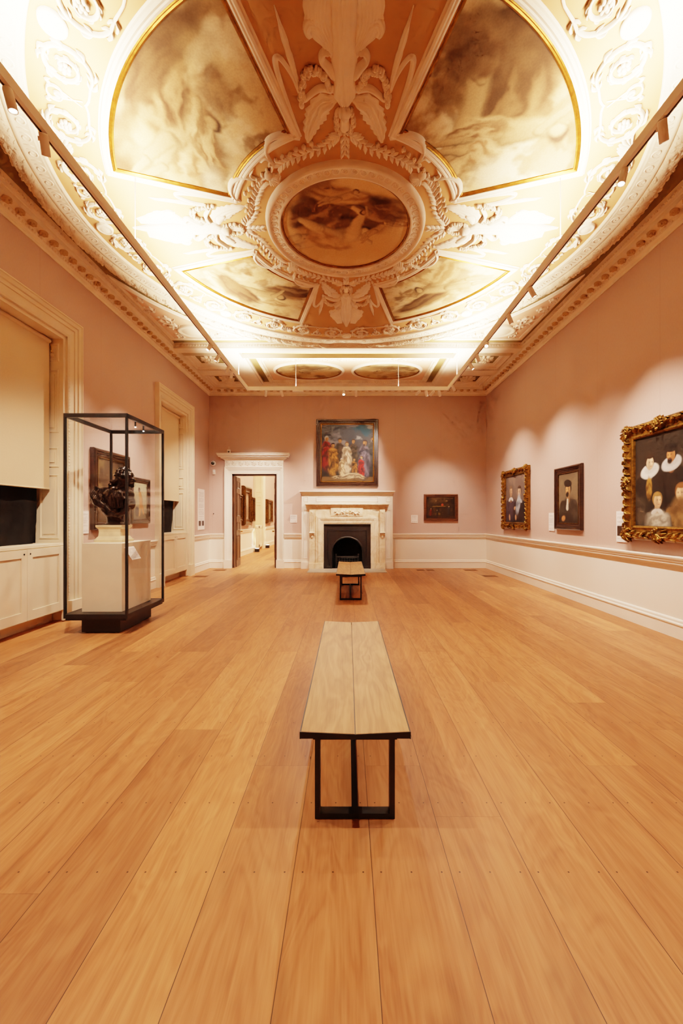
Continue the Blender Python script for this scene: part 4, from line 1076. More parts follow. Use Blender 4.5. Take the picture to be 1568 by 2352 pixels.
def art_walker(u, v, A):
    a = Art(u, v, 63, .012); a.fill((150, 138, 112)); a.vgrad((190, 182, 152), .5, .9, .7); a.cloud((104, 92, 66), 4, 4, .5, .68, .8, 1); a.put((1 - smooth(v, .12, .42)) * .8, a.col((78, 66, 52)))
    a.cap(A * .55, .5, A * .48, .7, .1, .07, (196, 138, 92), .25, .5); a.cap(A * .52, .45, A * .45, .1, .07, .04, (196, 138, 92), .25, .5); a.cap(A * .56, .45, A * .75, .14, .07, .04, (190, 130, 86), .25, .5); a.ell(A * .42, .8, .055, .065, 0, (84, 52, 32), .25); a.ell(A * .25, .2, .1, .14, 0, (70, 66, 70), .3)
    return a.c
FL = [(0, 0), (0, .7), (.12, .95), (.3, 1), (.36, .75), (.52, .8), (.6, .55), (.78, .6), (.9, .45), (1, .4)]
picture('back', -.016, 3.395, 1.826, 1.98, .145, .09, M['walnut'], art_gathering, 'large picture of robed figures under a stormy sky, hung over the mantel', prof=FL, mat2=M['gilt'], res=230)
picture('back', 2.742, 1.785, 1.0, .787, .085, .06, M['redwood'], art_interior, 'small wide dark interior scene in a reddish frame, right of the fireplace', prof=FL, mat2=M['walnut'], res=80)
picture('right', 7.56, 1.855, .92, 1.175, .12, .06, M['walnut'], art_sitter, 'portrait of a bearded sitter in a dark cap, plain dark frame, long wall', prof=FL, mat2=M['oldgold'], res=170)
picture('right', 9.92, 1.945, 1.5, 1.46, .17, .09, M['gold'], art_pair, 'portrait of two seated men in a gilt carved frame, farthest on the long wall', 1, res=170)
picture('right', 5.29, 1.985, 1.36, 1.6, .2, .10, M['gold'], art_family, 'family group with white ruffs in a carved gilt frame, nearest on the long wall', 1, res=270)
picture('left', 7.04, 1.958, 1.06, 1.32, .14, .09, M['walnut'], art_dark(55, (66, 48, 34), (120, 96, 60), (40, 28, 22)), 'dark brown framed picture seen behind the bust through the glass case', prof=FL, mat2=M['oldgold'])
picture('left', 8.05, 1.823, .70, .89, .10, .06, M['walnut'], art_walker, 'pale figure painting in a dark frame, behind the right side of the glass case', prof=FL)
GA = 'pictures in the room beyond the doorway'
picture('far', 15.2, 1.85, .96, 1.0, .14, .10, M['oldgold'], art_dark(71, (96, 84, 60), (176, 150, 80), (60, 50, 40)), 'gilt framed picture beyond the doorway, nearest the open door leaf', 0, GA, res=50)
picture('far', 16.36, 1.95, 1.16, 1.55, .26, .16, M['oldgold'], art_dark(72, (150, 120, 100), (180, 140, 116), (110, 84, 70)), 'tallest gilt framed picture in the room beyond the doorway', 0, GA, res=50)
picture('far', 17.38, 1.83, .5, 1.05, .12, .13, M['oldgold'], art_dark(73, (90, 74, 52), (140, 110, 70), (60, 46, 32)), 'narrow gilt framed picture beyond the doorway, beside the window architrave', 0, GA, res=50)
picture('far', 21.0, 1.8, 1.3, 1.2, .2, .16, M['oldgold'], art_dark(74, (110, 96, 70), (150, 130, 90), (60, 50, 40)), 'gilt framed picture beyond the doorway, past the far window', 0, GA, res=50)

# ------------------------------------------------------------------ wall labels
def card(wall, along, z0, z1, w, label, pics=0):
    loc, rz = place(wall, along, z0)
    t = thing('wall_label', label, 'label', loc, rz, 'museum wall labels')
    MB().box(-w / 2, w / 2, -.012, -.001, 0, z1 - z0).build('card', M['paper'], t)
    for k in range(pics):
        x = (-.25 + .5 * k) * w if pics > 1 else 0
        MB().box(x - w * (.16 if pics > 1 else .4), x + w * (.16 if pics > 1 else .4), -.0135, -.0122, .11 if pics > 1 else .09, .25 if pics > 1 else .24).build('printed_image', M['walnut'], t)
card('back', -1.6, 1.337, 1.57, .2, 'small white label on the wall between the doorway and the fireplace')
card('back', 1.968, 1.33, 1.565, .195, 'small white label on the wall left of the small dark interior scene')
card('left', 11.43, 1.15, 2.285, .5, 'tall narrow white text panel in the corner beside the doorway', 2)
card('left', 6.36, 1.245, 1.594, .2, 'white label beside the near window, seen through the glass case')
card('right', 8.2, 1.227, 1.588, .22, 'white label beside the bearded sitter portrait on the long wall')
card('right', 6.1, 1.13, 1.59, .24, 'white label with a dark picture, beside the family group', 1)
card('right', 10.78, 1.2, 1.5, .16, 'narrow white label half hidden behind the portrait of two men')

# ------------------------------------------------------------------ fireplace
FCX = -.018
fp = thing('fireplace', 'cream fireplace with marble mantel and black arched iron register in the back wall', 'fireplace', (FCX, YB, 0))
s = MB()
for q in (-1, 1):
    xa, xb = sorted((q * 1.325, q * 1.10)); s.box(xa, xb, -.18, -.002, 0, 1.89); xa, xb = sorted((q * 1.345, q * 1.08)); s.box(xa, xb, -.2, -.002, 0, .19); s.box(xa, xb, -.192, -.002, .19, .21)
s.box(-1.325, 1.325, -.18, -.002, 1.89, 2.16)
for (xa, xb) in ((-.9, .9), (-1.26, -1.13), (1.13, 1.26)):
    s.sweep([(xa, 1.95), (xb, 1.95), (xb, 2.11), (xa, 2.11)], [(0, .18), (.0, .19), (.012, .192), (.02, .182)], True, wall_map)
for q in (-1, 1): s.sweep([(q * 1.21 - .06, .3), (q * 1.21 + .06, .3), (q * 1.21 + .06, 1.72), (q * 1.21 - .06, 1.72)], [(0, .18), (0, .188), (.01, .189), (.016, .181)], True, wall_map)
for (z0, z1, e, dp) in ((2.155, 2.185, .0, .2), (2.185, 2.215, .02, .23), (2.215, 2.235, .045, .27), (2.235, 2.262, .06, .29)): s.box(-1.325 - e, 1.325 + e, -dp, -.002, z0, z1)
s.build('surround', M['cream'], fp)
m = MB()
m.box(-1.1, 1.1, -.2, -.16, 1.30, 1.82)
for (z0, z1, e, dp) in ((1.80, 1.83, 0, .26), (1.83, 1.86, .02, .3), (1.86, 1.892, .045, .33)):
    m.box(-1.0 - e, 1.0 + e, -dp + .03, -.16, z0, z1)
    for q in (-1, 1): xa, xb = sorted((q * (.86 - e), q * (1.17 + e))); m.box(xa, xb, -dp, -.16, z0, z1)
for q in (-1, 1):
    xa, xb = sorted((q * .935, q * 1.10)); m.box(xa, xb, -.225, -.1, .17, 1.80); m.box(xa - .012, xb + .012, -.245, -.1, 0, .17)
    xa, xb = sorted((q * .688, q * .925)); m.box(xa, xb, -.245, -.1, 0, .17)
m.box(-.48, .46, -.23, -.19, 1.53, 1.8)
for q in (-1, 1): xa, xb = sorted((q * .70, q * 1.1)); m.box(xa, xb, -.195, -.1, 0, 1.31)
m.build('marble_mantel', M['marble'], fp, bevel=.004)
ar = MB(); ar.sweep([(.685, .17), (.685, 1.33), (-.685, 1.33), (-.685, .17)], [(0, .1), (0, .21), (-.02, .215), (-.025, .205), (-.09, .215), (-.1, .225), (-.16, .235), (-.17, .22), (-.23, .215), (-.235, .1)], False, wall_map); ar.build('marble_architrave', M['marble'], fp)
rl = MB()
for q in (-1, 1):
    ribbon(rl, [(q * .06, 1.6), (q * .16, 1.66), (q * .24, 1.6), (q * .33, 1.64)], [.02, .045, .04, .02], .035, n=8, groove=1, gd=.006, z0=.228, f=wall_map)
    for (x, z, x2, z2) in ((.1, 1.62, .08, 1.54), (.16, 1.63, .19, 1.54), (.24, 1.62, .26, 1.54), (.3, 1.63, .36, 1.57), (.22, 1.64, .2, 1.71), (.3, 1.65, .34, 1.71)): rl.tube([(q * x, -.24, z), (q * (x + x2) / 2 + .01, -.25, (z + z2) / 2), (q * x2, -.24, z2)], [.016, .013, .009], 8)
    rl.ell((q * .1, -.25, 1.68), (.03, .025, .03)); rl.ell((q * .345, -.25, 1.665), (.026, .022, .026))
rl.ell((0, -.245, 1.65), (.05, .035, .055)); rl.ell((0, -.245, 1.57), (.035, .025, .03))
rl.build('frieze_relief', M['marble'], fp)
for q in (-1, 1):
    cn = MB(); P = []
    prof = [(1.72, .30), (1.66, .31), (1.6, .305), (1.5, .285), (1.4, .268), (1.3, .258), (1.2, .258), (1.12, .27), (1.06, .285), (1.02, .285), (.985, .262), (.96, .23)]
    for x in np.linspace(-.07, .07, 13):
        rip = .009 * cos(x / .07 * PI * 3); P.append([(q * 1.018 + x, -(dd + rip * (1 if 3 < i < 9 else 0)), z) for i, (z, dd) in enumerate(prof)])
    cn.grid(P)
    for e in (P[0], P[-1]): cn.add(e + [(e[0][0], -.2, z) for z in (.96, 1.72)], [list(range(len(e) + 2))])
    cn.ell((q * 1.018, -.29, 1.64), (.035, .03, .045)); cn.tube([(q * 1.018 - .075, -.275, 1.05), (q * 1.018 + .075, -.275, 1.05)], .028, 12)
    for k in range(5): cn.ell((q * 1.018, -.262 + .0, 1.42 - k * .06), (.009, .014, .014), nu=8, nv=6)
    cn.ell((q * 1.018, -.235, .94), (.04, .025, .05)); cn.build('console', M['marble'], fp)
ir = MB(); rA, zA = .44, .456; P = []
for x in np.linspace(-.69, .69, 70):
    zt = zA + sqrt(max(0, rA * rA - x * x)) if abs(x) < rA else 0
    P.append([(x, -.15, zt if abs(x) < rA else 0.0), (x, -.15, 1.335)])
ir.grid(P, False)
arc = [(-rA, 0)] + [(-rA * cos(t), zA + rA * sin(t)) for t in np.linspace(0, PI, 40)] + [(rA, 0)]
ir.sweep(arc, [(.0, -.1), (0, .15), (.004, .172), (.03, .178), (.045, .165), (.05, .15)], False, wall_map, True)
ir.sweep([(-.55, .02), (-.55, 1.1), (.55, 1.1), (.55, .02)], [(0, .15), (.004, .158), (.014, .158), (.018, .15)], False, wall_map)
ir.box(-.6, -.46, -.17, -.14, 0, .07).box(.46, .6, -.17, -.14, 0, .07)
ir.build('register_plate', M['iron'], fp)
fb = MB(); P = []
for t in np.linspace(0, PI, 20): P.append([(-rA * .99 * cos(t), .1 + .0, 0), (-rA * .99 * cos(t), -.12, 0)])
bk = [(-.44, -.13), (-.4, .12), (-.2, .22), (.2, .22), (.4, .12), (.44, -.13)]
fb.grid([[(x, y, 0.002), (x, y, .93)] for x, y in bk], False); fb.add([(x, y, .93) for x, y in bk], [list(range(6))]); fb.add([(x, y, .004) for x, y in bk], [list(range(6))])
fb.build('firebox', M['soot'], fp)
gr = MB()
for z in (.17, .24, .31, .345): gr.tube([(-.33, -.02, z), (-.3, -.1, z), (-.15, -.135, z), (.15, -.135, z), (.3, -.1, z), (.33, -.02, z)], .009 if z < .33 else .013, 8)
for x in np.linspace(-.3, .3, 9): gr.cyl((x, -.115, .1), (x, -.115, .31), .006, 6)
for x in (-.33, .33): gr.cyl((x, -.03, 0.0), (x, -.03, .38), .016, 10); gr.ell((x, -.03, .4), (.022, .022, .026))
gr.build('grate', M['iron'], fp)
hs = MB(); hs.box(-1.09, 1.08, -1.05, -.205, .0005, .008)
o = hs.build('hearth_slab', M['stone'], loc=(FCX, YB, 0)); tag(o, 'flat grey hearth stone let into the floor before the fireplace', 'hearth')

# ------------------------------------------------------------------ benches
def bench():
    t = thing('oak_bench', 'oak-topped bench with black steel frame nearest the camera', 'bench', (.035, 1.93, 0), 0, 'gallery benches')
    L, W = 2.05, .262
    for s in (-1, 1):
        b = MB(); xs = [.0018 * s, (W - .006) * s]
        vs = []
        for y in (.0, L): vs += [(xs[0], y, .455), (xs[1], y, .467), (xs[1], y, .49), (xs[0], y, .478)]
        b.add(vs, [(0, 1, 2, 3), (7, 6, 5, 4), (0, 4, 5, 1), (1, 5, 6, 2), (2, 6, 7, 3), (3, 7, 4, 0)]); b.build('seat', M['bench'], t, bevel=.0015)
    f = MB()
    for s in (-1, 1): xa, xb = sorted((s * W, s * (W - .005))); f.box(xa, xb, -.002, L + .002, .455, .488)
    for y in (.004, L - .012):
        f.prism([(-W, .455), (W, .455), (W, .4655), (0, .4535), (-W, .4655)], lambda a, b, d: (a, d, b), y, y + .008)
    for y in (-.003, L - .002):
        f.prism([(-W, .457), (W, .457), (W, .489), (0, .476), (-W, .489)], lambda a, b, d: (a, d, b), y, y + .004)
    f.box(-.2, .2, .02, L - .02, .44, .4525); f.build('seat_frame', M['black'], t)
    for y in (.1, 1.72):
        g = MB(); g.box(-.1985, -.1725, y, y + .05, .004, .44).box(.1725, .1985, y, y + .05, .004, .44).box(-.1725, .1725, y, y + .05, .004, .03).box(-.1725, .1725, y, y + .05, .42, .44)
        g.build('leg_frame', M['black'], t)
        MB().box(-.195, -.155, y + .005, y + .045, 0, .004).box(.155, .195, y + .005, y + .045, 0, .004).build('felt_pad', M['redwood'], t)
    MB().box(-.0155, .0155, .15, 1.72, .004, .03).build('floor_beam', M['black'], t)
    return t
b1 = bench(); dup(b1, (.053, 7.30, 0), 0, 'oak-topped bench with black steel frame in front of the fireplace')

# ------------------------------------------------------------------ glass case with bust
case = thing('display_case', 'tall free-standing glass case with black frame beside the windows, holding a bust', 'display case', (-3.195, 5.70, 0))
x0, x1, y0, y1, zs, zt = -.405, .405, -.52, .52, .268, 2.817
MB().box(-.25, .25, -.40, .43, .012, .19).box(-.21, .22, -.38, .41, 0, .012).build('plinth_base', M['black'], case)
MB().box(x0 + .02, x1 - .02, y0 + .01, y1 - .01, .19, zs).build('deck', M['black'], case)
f = MB(); q = .028
for x in (x0, x1 - q):
    for y in (y0, y1 - q): f.box(x, x + q, y, y + q, .215, zt)
for z0_, z1_ in ((zt - .05, zt), (.215, .27)):
    f.box(x0 + q, x1 - q, y0, y0 + q, z0_, z1_).box(x0 + q, x1 - q, y1 - q, y1, z0_, z1_).box(x0, x0 + q, y0 + q, y1 - q, z0_, z1_).box(x1 - q, x1, y0 + q, y1 - q, z0_, z1_)
f.build('steel_frame', M['black'], case)
for (a_, b_, c_, d_) in ((x0 + q, x1 - q, y0 + .012, y0 + .012), (x0 + q, x1 - q, y1 - .012, y1 - .012), (x0 + .012, x0 + .012, y0 + q, y1 - q), (x1 - .012, x1 - .012, y0 + q, y1 - q)):
    g = MB(); g.add([(a_, c_, .27), (b_, d_, .27), (b_, d_, zt - .05), (a_, c_, zt - .05)], [(0, 1, 2, 3)]); g.build('glass_pane', M['glass'], case)
g = MB(); g.add([(x0 + q, y0 + q, zt - .015), (x1 - q, y0 + q, zt - .015), (x1 - q, y1 - q, zt - .015), (x0 + q, y1 - q, zt - .015)], [(0, 1, 2, 3)]); g.build('glass_top', M['glass'], case)
for (x, y) in ((.30, -.12), (.28, .14)):
    g = MB(); g.cyl((x, y, zt - .016), (x, y, zt - .085), .011, 10); lp = g.build('case_spotlight', M['black'], case)
    MB().cyl((x, y, zt - .086), (x, y, zt - .092), .01, 10).build('lens', M['lens'], lp)
ip = MB(); ip.box(-.258, .26, -.383, .40, zs + .001, 1.16); o = ip.build('bust_plinth', M['plinth'], bevel=.003, loc=(-3.195, 5.70, 0)); tag(o, 'matt off-white box plinth inside the glass case', 'plinth')
cd = MB(); cd.add([(.262, -.322, 1.105), (.262, -.09, 1.105), (.362, -.09, .94), (.362, -.322, .94), (.262, -.322, 1.099), (.262, -.09, 1.099), (.362, -.09, .934), (.362, -.322, .934)], [(0, 1, 2, 3), (7, 6, 5, 4), (0, 3, 7, 4), (1, 5, 6, 2), (0, 4, 5, 1), (3, 2, 6, 7)])
o = cd.build('case_label', M['paper'], loc=(-3.195, 5.70, 0)); tag(o, 'slanted white label card on the plinth inside the glass case', 'label')
pd = MB(); pth = lambda h: [(-h, -h * .8), (h, -h * .8), (h, h * .8), (-h, h * .8)]
rows = [(.192, 1.161), (.192, 1.195), (.178, 1.2), (.172, 1.215), (.152, 1.24), (.146, 1.30), (.15, 1.335), (.172, 1.36), (.178, 1.365), (.178, 1.391)]
pd.grid([[(px, py, z) for px, py in pth(h)] for h, z in rows], False, wv=True); pd.add([(px, py, 1.391) for px, py in pth(.178)], [(0, 1, 2, 3)])
o = pd.build('bust_pedestal', M['onyx'], bevel=.003, loc=(-3.262, 5.72, 0)); tag(o, 'waisted honey-coloured marble pedestal under the bronze bust', 'pedestal')

def bust():
    t = thing('bronze_bust', 'dark bronze bust of a long-haired man in the glass case, on a marble pedestal', 'bust', (-3.262, 5.72, 1.391))
    b = MB(); E_ = lambda c, r, rot=None: b.ell(c, r, rot, 18, 12)
    ry = lambda a: Matrix.Rotation(a, 3, 'Y')
    b.tube([(.02, 0, .008), (.02, 0, .05), (.015, 0, .12), (0, 0, .2)], [.15, .11, .11, .16], 20)
    E_((0, 0, .32), (.2, .125, .17)); E_((0.02, -.03, .40), (.17, .11, .12)); E_((-.13, 0, .44), (.12, .1, .09)); E_((.15, .01, .42), (.12, .1, .09))
    E_((-.2, 0, .38), (.085, .08, .13), ry(.45)); E_((.215, 0, .33), (.07, .08, .12), ry(-.25))
    b.tube([(.05, 0, .45), (.09, 0, .53), (.13, 0, .6)], [.075, .066, .07], 16)
    E_((.15, 0, .665), (.1, .088, .115)); E_((.19, 0, .625), (.07, .066, .085)); E_((.225, 0, .57), (.042, .045, .035)); E_((.232, 0, .70), (.03, .055, .04))
    b.tube([(.25, 0, .665), (.272, 0, .635), (.284, 0, .612), (.262, 0, .603)], [.012, .015, .017, .013], 10)
    E_((.258, 0, .585), (.02, .03, .011)); E_((.256, 0, .568), (.02, .028, .012)); E_((.25, 0, .543), (.026, .03, .024))
    for s in (-1, 1):
        E_((.232, s * .035, .672), (.018, .02, .012)); E_((.24, s * .036, .692), (.02, .028, .009)); E_((.21, s * .055, .62), (.03, .02, .03)); E_((.14, s * .088, .64), (.02, .012, .032))
    pr = random.Random(5)
    for k in range(90):                            # curling hair
        a = pr.uniform(0, 2 * PI); e = pr.uniform(-.1, 1.0)
        cx, cy, cz = .135 + .105 * cos(a) * cos(e * 1.4), .1 * sin(a) * cos(e * 1.4), .68 + .118 * sin(e * 1.4)
        if cx > .165 and cz < .752: continue
        b.ell((cx, cy, cz), (.026, .022, .018), Matrix.Rotation(pr.uniform(0, 3), 3, 'Y'), 8, 6)
    for k in range(46):
        s = pr.random(); cy = pr.uniform(-.095, .095)
        b.ell((.06 - .07 * s + pr.uniform(-.03, .03), cy, .68 - .2 * s), (.03, .026, .024), None, 8, 6)
    for x, z in ((.03, .5), (.0, .47), (.05, .46), (.08, .5)): b.ell((x, -.09, z), (.03, .025, .034))
    for k in range(7):                             # cloth over the chest and across the body
        x = -.27 + k * .02; z = .50 - k * .012
        b.tube([(x + .06, -.05 - .004 * k, z + .03), (x + .02, -.11, z - .1), (x + .1 + k * .01, -.135, z - .22), (x + .24, -.11, z - .31)], [.02, .022, .022, .014], 8)
    for k in range(6):
        x = .07 + k * .024; b.tube([(x - .01, -.12, .46), (x, -.145, .38), (x + .012 * (-1) ** k, -.14, .30), (x, -.125, .235)], [.012, .018, .018, .01], 8)
    for k in range(5): b.tube([(.14 + .02 * k, -.1, .44), (.24, -.11 + .01 * k, .34 - .02 * k), (.25 - .02 * k, -.11, .2), (.12, -.12, .1)], [.02, .022, .02, .012], 8)
    b.tube([(-.1, -.11, .22), (0, -.14, .15), (.12, -.14, .13), (.22, -.11, .2)], [.025, .03, .03, .02], 8)
    b.clampz(5)
    o = b.build('bust_casting', M['bronze'], t)
    r = o.modifiers.new('fuse', 'REMESH'); r.mode = 'VOXEL'; r.voxel_size = .0055; r.use_smooth_shade = True
    s = o.modifiers.new('soften', 'SMOOTH'); s.factor = .5; s.iterations = 1
bust()

# ------------------------------------------------------------------ small fittings
c = thing('security_camera', 'round white dome camera on the wall left of the doorway', 'camera', (-3.968, YB, 3.085))
mp = lambda x, y, z: (x, -z, y)
MB().lathe([(0, .001), (.075, .001), (.078, .03), (.066, .06), (.05, .07)], n=24, mapf=mp).build('housing', M['plastic'], c)
MB().lathe([(.052, .066), (.046, .088), (.028, .105), (0, .112)], n=20, mapf=mp).build('dome', M['dome'], c)
c = thing('motion_sensor', 'small white motion sensor below the dome camera', 'sensor', (-3.945, YB, 2.76))
MB().box(-.04, .04, -.05, -.001, 0, .145).build('housing', M['plastic'], c, bevel=.014); MB().box(-.028, .028, -.0535, -.0505, .02, .06).build('sensor_lens', M['cream2'], c)
c = thing('wireless_transmitter', 'small white transmitter with an aerial standing on the door hood', 'transmitter', (-3.48, YB - .12, 3.369))
MB().box(-.045, .045, -.025, .025, 0, .11).build('casing', M['plastic'], c, bevel=.006); MB().box(-.025, .025, -.0275, -.0252, .02, .065).build('screen', M['dome'], c); MB().cyl((0, 0, .11), (0, 0, .2), .004, 8).build('aerial', M['plastic'], c)
o = MB().lathe([(0, .022), (.012, .02), (.014, .008), (.01, .001)], n=12, mapf=mp).build('wall_hook', M['black'], loc=(-3.965, YB, 1.607)); tag(o, 'tiny black peg on the wall between the text panel and the doorway', 'peg')
vt = None
for x, y, w_, lab in ((2.06, 11.6, .22, 'brown floor vent under the small white label right of the fireplace'), (2.33, 11.6, .22, 'brown floor vent below the left part of the small dark interior scene'), (3.47, 11.6, .36, 'brown floor vent nearest the far right corner'), (3.62, 10.43, .34, 'brown floor vent near the long wall below the portrait of two men'), (-3.72, 10.35, .34, 'brown floor vent near the far window cupboard'), (-3.62, 11.6, .34, 'brown floor vent in the corner beside the doorway')):
    v_ = MB(); v_.box(-w_ / 2, w_ / 2, -.14, .14, .0005, .004)
    for k in range(9): v_.box(-w_ / 2 + .01, w_ / 2 - .01, -.12 + k * .028, -.108 + k * .028, .004, .006)
    o = v_.build('floor_vent', M['vent'], loc=(x, y, 0)); tag(o, lab, 'floor vent', 'brown floor vents')

# ------------------------------------------------------------------ suspended lighting track
TX, TZ, TY = 2.42, 4.60, 9.86
tr = thing('lighting_track', 'white suspended lighting track running round three sides under the ceiling', 'lighting track', (0, TY, TZ))
def rail(x0_, x1_, y0_, y1_):
    r = MB(); r.box(x0_, x1_, y0_, y1_, -.042, .042); return r.build('rail', M['track'], tr)
YN2 = .8 - TY
for s in (-1, 1):
    rr_ = rail(*sorted((s * TX - .026, s * TX + .026)), YN2, .026)
    MB().box(*sorted((s * (TX + .006), s * (TX + .02))), YN2, 0, -.0435, -.0422).build('slot', M['slot'], rr_)
    MB().box(*sorted((s * (TX + .0262), s * (TX + .028))), YN2, 0, -.036, -.012).build('slot', M['slot'], rr_)
rail(-TX + .026, TX - .026, -.026, .026)
for x, y in ((-TX, -.78), (TX, -.78), (-1.25, 0), (1.22, 0), (-TX, -5.2), (TX, -5.2)):
    zc = ZC - .02 if abs(x) > 2 or y < 0 else ZC - .02
    MB().cyl((x, y, .042), (x, y, zc - TZ), .0045, 6).build('cable', M['plastic'], tr)
MB().box(-1.33, -1.07, -.03, .03, -.075, -.043).build('power_box', M['track'], tr)

SPOT = bpy.data.lights
def spot_lamp(loc, tgt, power, size, blend=.6, col=(1, .77, .56)):
    l = SPOT.new('spot', 'SPOT'); l.energy = power; l.spot_size = rad(size); l.spot_blend = blend; l.color = col; l.shadow_soft_size = .03
    o = bpy.data.objects.new('spot_lamp', l); C.objects.link(o); o.location = loc
    o.rotation_euler = (Vector(tgt) - Vector(loc)).to_track_quat('-Z', 'Y').to_euler(); return o
proto = None; LAMP = []
def head(x, y, tgt, power, size, label, lit=True, blend=1.0, col=(1, .77, .56)):
    """one cylindrical spotlight hung below the track at (x, y), aimed at tgt"""
    global proto
    piv = Vector((x, y, TZ - .05)); d = (Vector(tgt) - piv).normalized()
    if proto is None:
        t = thing('track_spotlight', label, 'spotlight', piv, 0, 'cylindrical spotlights on the track')
        b = MB(); b.lathe([(0, -.03), (.030, -.028), (.032, -.02), (.032, .115), (.028, .118), (.026, .105)], n=20); b.build('body', M['track'], t)
        MB().lathe([(0, .1065), (.026, .1065)], n=16).build('lens', M['lens'], t)
        MB().cyl((.036, 0, .0), (.036, 0, .03), .007, 8).build('bracket', M['track'], t)
        proto = t
    else: t = dup(proto, piv, None, label)
    t.rotation_euler = d.to_track_quat('Z', 'Y').to_euler()
    t.location = piv + Vector((0, 0, -.025))
    if power: spot_lamp(t.location + d * .13, tgt, power, size, blend, col)
KS = 3.2
WARM = (1, .78, .60); PINK = (1, .82, .69)
# long right wall
head(TX, 3.15, (4.09, 4.7, .9), 120 * KS, 72, 'track spotlight nearest the right edge of the photo', col=PINK)
head(TX, 3.59, (1.2, 3.2, 0), 60 * KS, 90, 'glaring track spotlight second from the right edge of the photo', col=WARM)
head(TX, 5.43, (4.09, 5.3, 1.5), 185 * KS, 68, 'track spotlight on the long wall side, third from the right edge', col=PINK)
head(TX, 6.16, (4.09, 6.6, 1.0), 70 * KS, 72, 'track spotlight on the long wall side, fourth from the right edge', col=PINK)
head(TX, 7.12, (.6, 3.4, .4), 50 * KS, 80, 'glaring track spotlight beside the far edge of the ceiling circle, long wall side', col=WARM)
head(TX, 7.67, (4.09, 8.5, 1.0), 50 * KS, 72, 'track spotlight just beyond the glaring one on the long wall side', col=PINK)
head(TX, 8.10, (4.09, 7.5, 1.35), 135 * KS, 74, 'track spotlight second beyond the glaring one on the long wall side', col=PINK)
head(TX, 9.46, (4.09, 9.8, 1.3), 135 * KS, 76, 'track spotlight just before the right corner of the track', col=PINK)
for sx_, lb in ((-1, 'track spotlight above the near end of the window wall, close behind the camera side'), (1, 'track spotlight above the near end of the long wall, close behind the camera side')):
    head(sx_ * TX, 1.5, (sx_ * .9, 2.2, 0), 110 * KS, 100, lb, col=WARM)
# cross track
head(-1.97, TY, (-2.8, YB, 1.6), 200 * KS, 62, 'cross-track spotlight nearest the left end', col=PINK)
head(-1.60, TY, (-.6, YB, 1.2), 90 * KS, 60, 'cross-track spotlight second from the left end', col=PINK)
head(-.10, TY, (0, 6.5, 0), 160 * KS, 85, 'lit cross-track spotlight above the mantel picture, facing the camera', col=WARM)
head(.20, TY, (0.0, YB, 1.0), 90 * KS, 55, 'cross-track spotlight just right of the lit one', col=PINK)
head(1.72, TY, (.0, YB, 3.2), 150 * KS, 46, 'first of the four bunched spotlights on the cross track', col=PINK)
head(1.89, TY, (2.75, YB, 1.7), 120 * KS, 48, 'second of the four bunched spotlights on the cross track', col=PINK)
head(2.06, TY, (-.8, YB, 1.4), 260 * KS, 62, 'third of the four bunched spotlights on the cross track', col=PINK)
head(2.20, TY, (3.6, YB, .8), 40 * KS, 60, 'last of the four bunched spotlights on the cross track', col=PINK)
# left side
head(-TX, 2.92, (-1.6, 3.6, 0), 80 * KS, 95, 'glaring track spotlight at the left edge of the photo', col=WARM)
head(-TX, 3.26, (-3.4, 5.5, 1.4), 190 * KS, 62, 'track spotlight just below the glaring one at the left edge', col=WARM)
head(-TX, 7.23, (-4.1, 5.2, .9), 90 * KS, 66, 'track spotlight over the pier between the two windows', col=WARM)
head(-TX, 7.67, (-4.1, 7.3, 1.5), 190 * KS, 64, 'glaring track spotlight on the window side, before the far coffers', col=PINK)
head(-TX, 8.29, (-4.1, 9.7, 1.0), 90 * KS, 66, 'track spotlight over the far window, first of a pair', col=WARM)
head(-TX, 8.55, (-4.0, 11.6, 1.2), 140 * KS, 60, 'track spotlight over the far window, second of a pair', col=PINK)

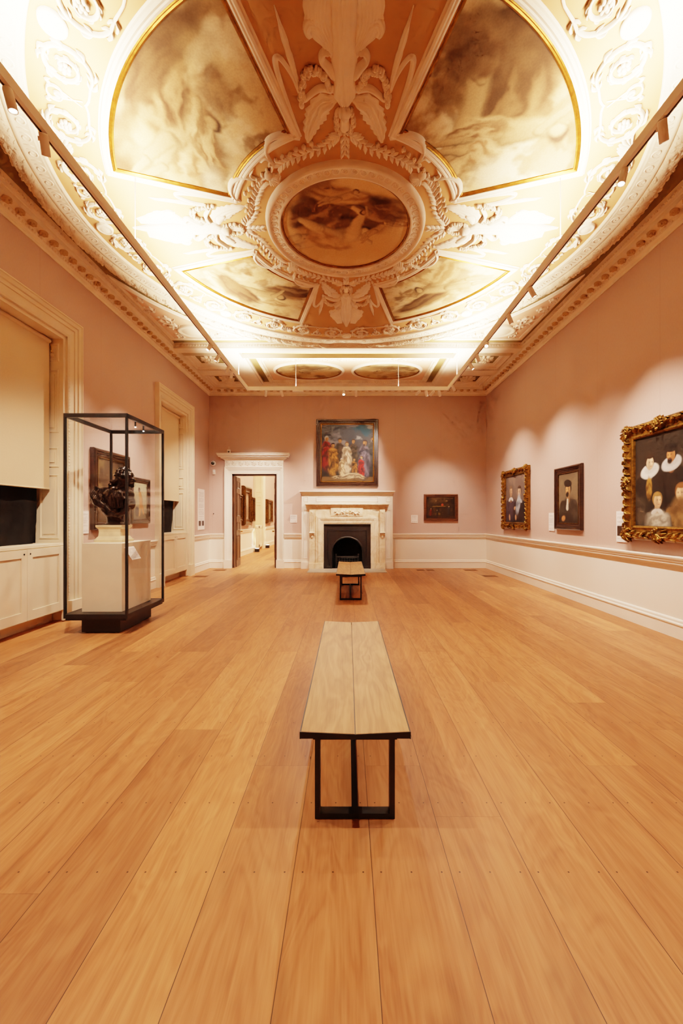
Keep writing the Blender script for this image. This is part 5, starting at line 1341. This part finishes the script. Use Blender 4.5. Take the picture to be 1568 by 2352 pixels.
# ------------------------------------------------------------------ lights: uplights on the track, the next room
def area(loc, sx, sy, power, col, rot=(0, 0, 0), spread=180):
    l = bpy.data.lights.new('area', 'AREA'); l.shape = 'RECTANGLE'; l.size = sx; l.size_y = sy; l.energy = power; l.color = col; l.spread = rad(spread)
    o = bpy.data.objects.new('area_lamp', l); C.objects.link(o); o.location = loc; o.rotation_euler = rot; return o
UPC = (1, .73, .51)
UP = 78
for s in (-1, 1): area((s * (TX - .02), (TY + .8) / 2, TZ + .06), .04, TY - .8, UP * 9, UPC, (PI, -s * rad(3), 0), 132)
area((0, TY, TZ + .06), 2 * TX - .1, .04, UP * 2.4, UPC, (PI, 0, 0), 118)
area((-1.5, 18.5, 5.1), 3, 10, 950, (1, .74, .46))
for y in (17.72, 20.0): spot_lamp((-3.92, y, .17), (-4.02, y, 4), 120, 60, .8, (1, .72, .36))
for (x, y) in ((.30, -.12), (.28, .14)): spot_lamp((-3.195 + x, 5.70 + y, zt - .1), (-3.2, 5.72, 1.9), 30, 80, .6, PINK)
w = bpy.data.worlds.new('world'); SC.world = w; w.use_nodes = True
w.node_tree.nodes['Background'].inputs[0].default_value = (1, .7, .45, 1); w.node_tree.nodes['Background'].inputs[1].default_value = .0

# ------------------------------------------------------------------ camera
cam = bpy.data.cameras.new('camera'); co = bpy.data.objects.new('camera', cam); C.objects.link(co)
co.location = (0, 0, 1.5); co.rotation_euler = (PI / 2, 0, 0)
cam.sensor_fit = 'VERTICAL'; cam.sensor_height = 36; cam.sensor_width = 24; cam.lens = 940 / 2352 * 36
cam.shift_x = -14.5 / 2352; cam.shift_y = 12 / 2352; cam.clip_start = .05
SC.camera = co
SC.view_settings.view_transform = 'Filmic'; SC.view_settings.look = 'Medium High Contrast'; SC.view_settings.exposure = .3
SC.cycles.use_adaptive_sampling = True; SC.cycles.adaptive_threshold = .1; SC.cycles.adaptive_min_samples = 12
SC.cycles.max_bounces = 8; SC.cycles.diffuse_bounces = 6; SC.cycles.glossy_bounces = 2; SC.cycles.transparent_max_bounces = 12
SC.cycles.use_light_tree = False; M['lens'].cycles.emission_sampling = 'NONE'
SC.cycles.caustics_reflective = False; SC.cycles.caustics_refractive = False; SC.cycles.sample_clamp_indirect = 8
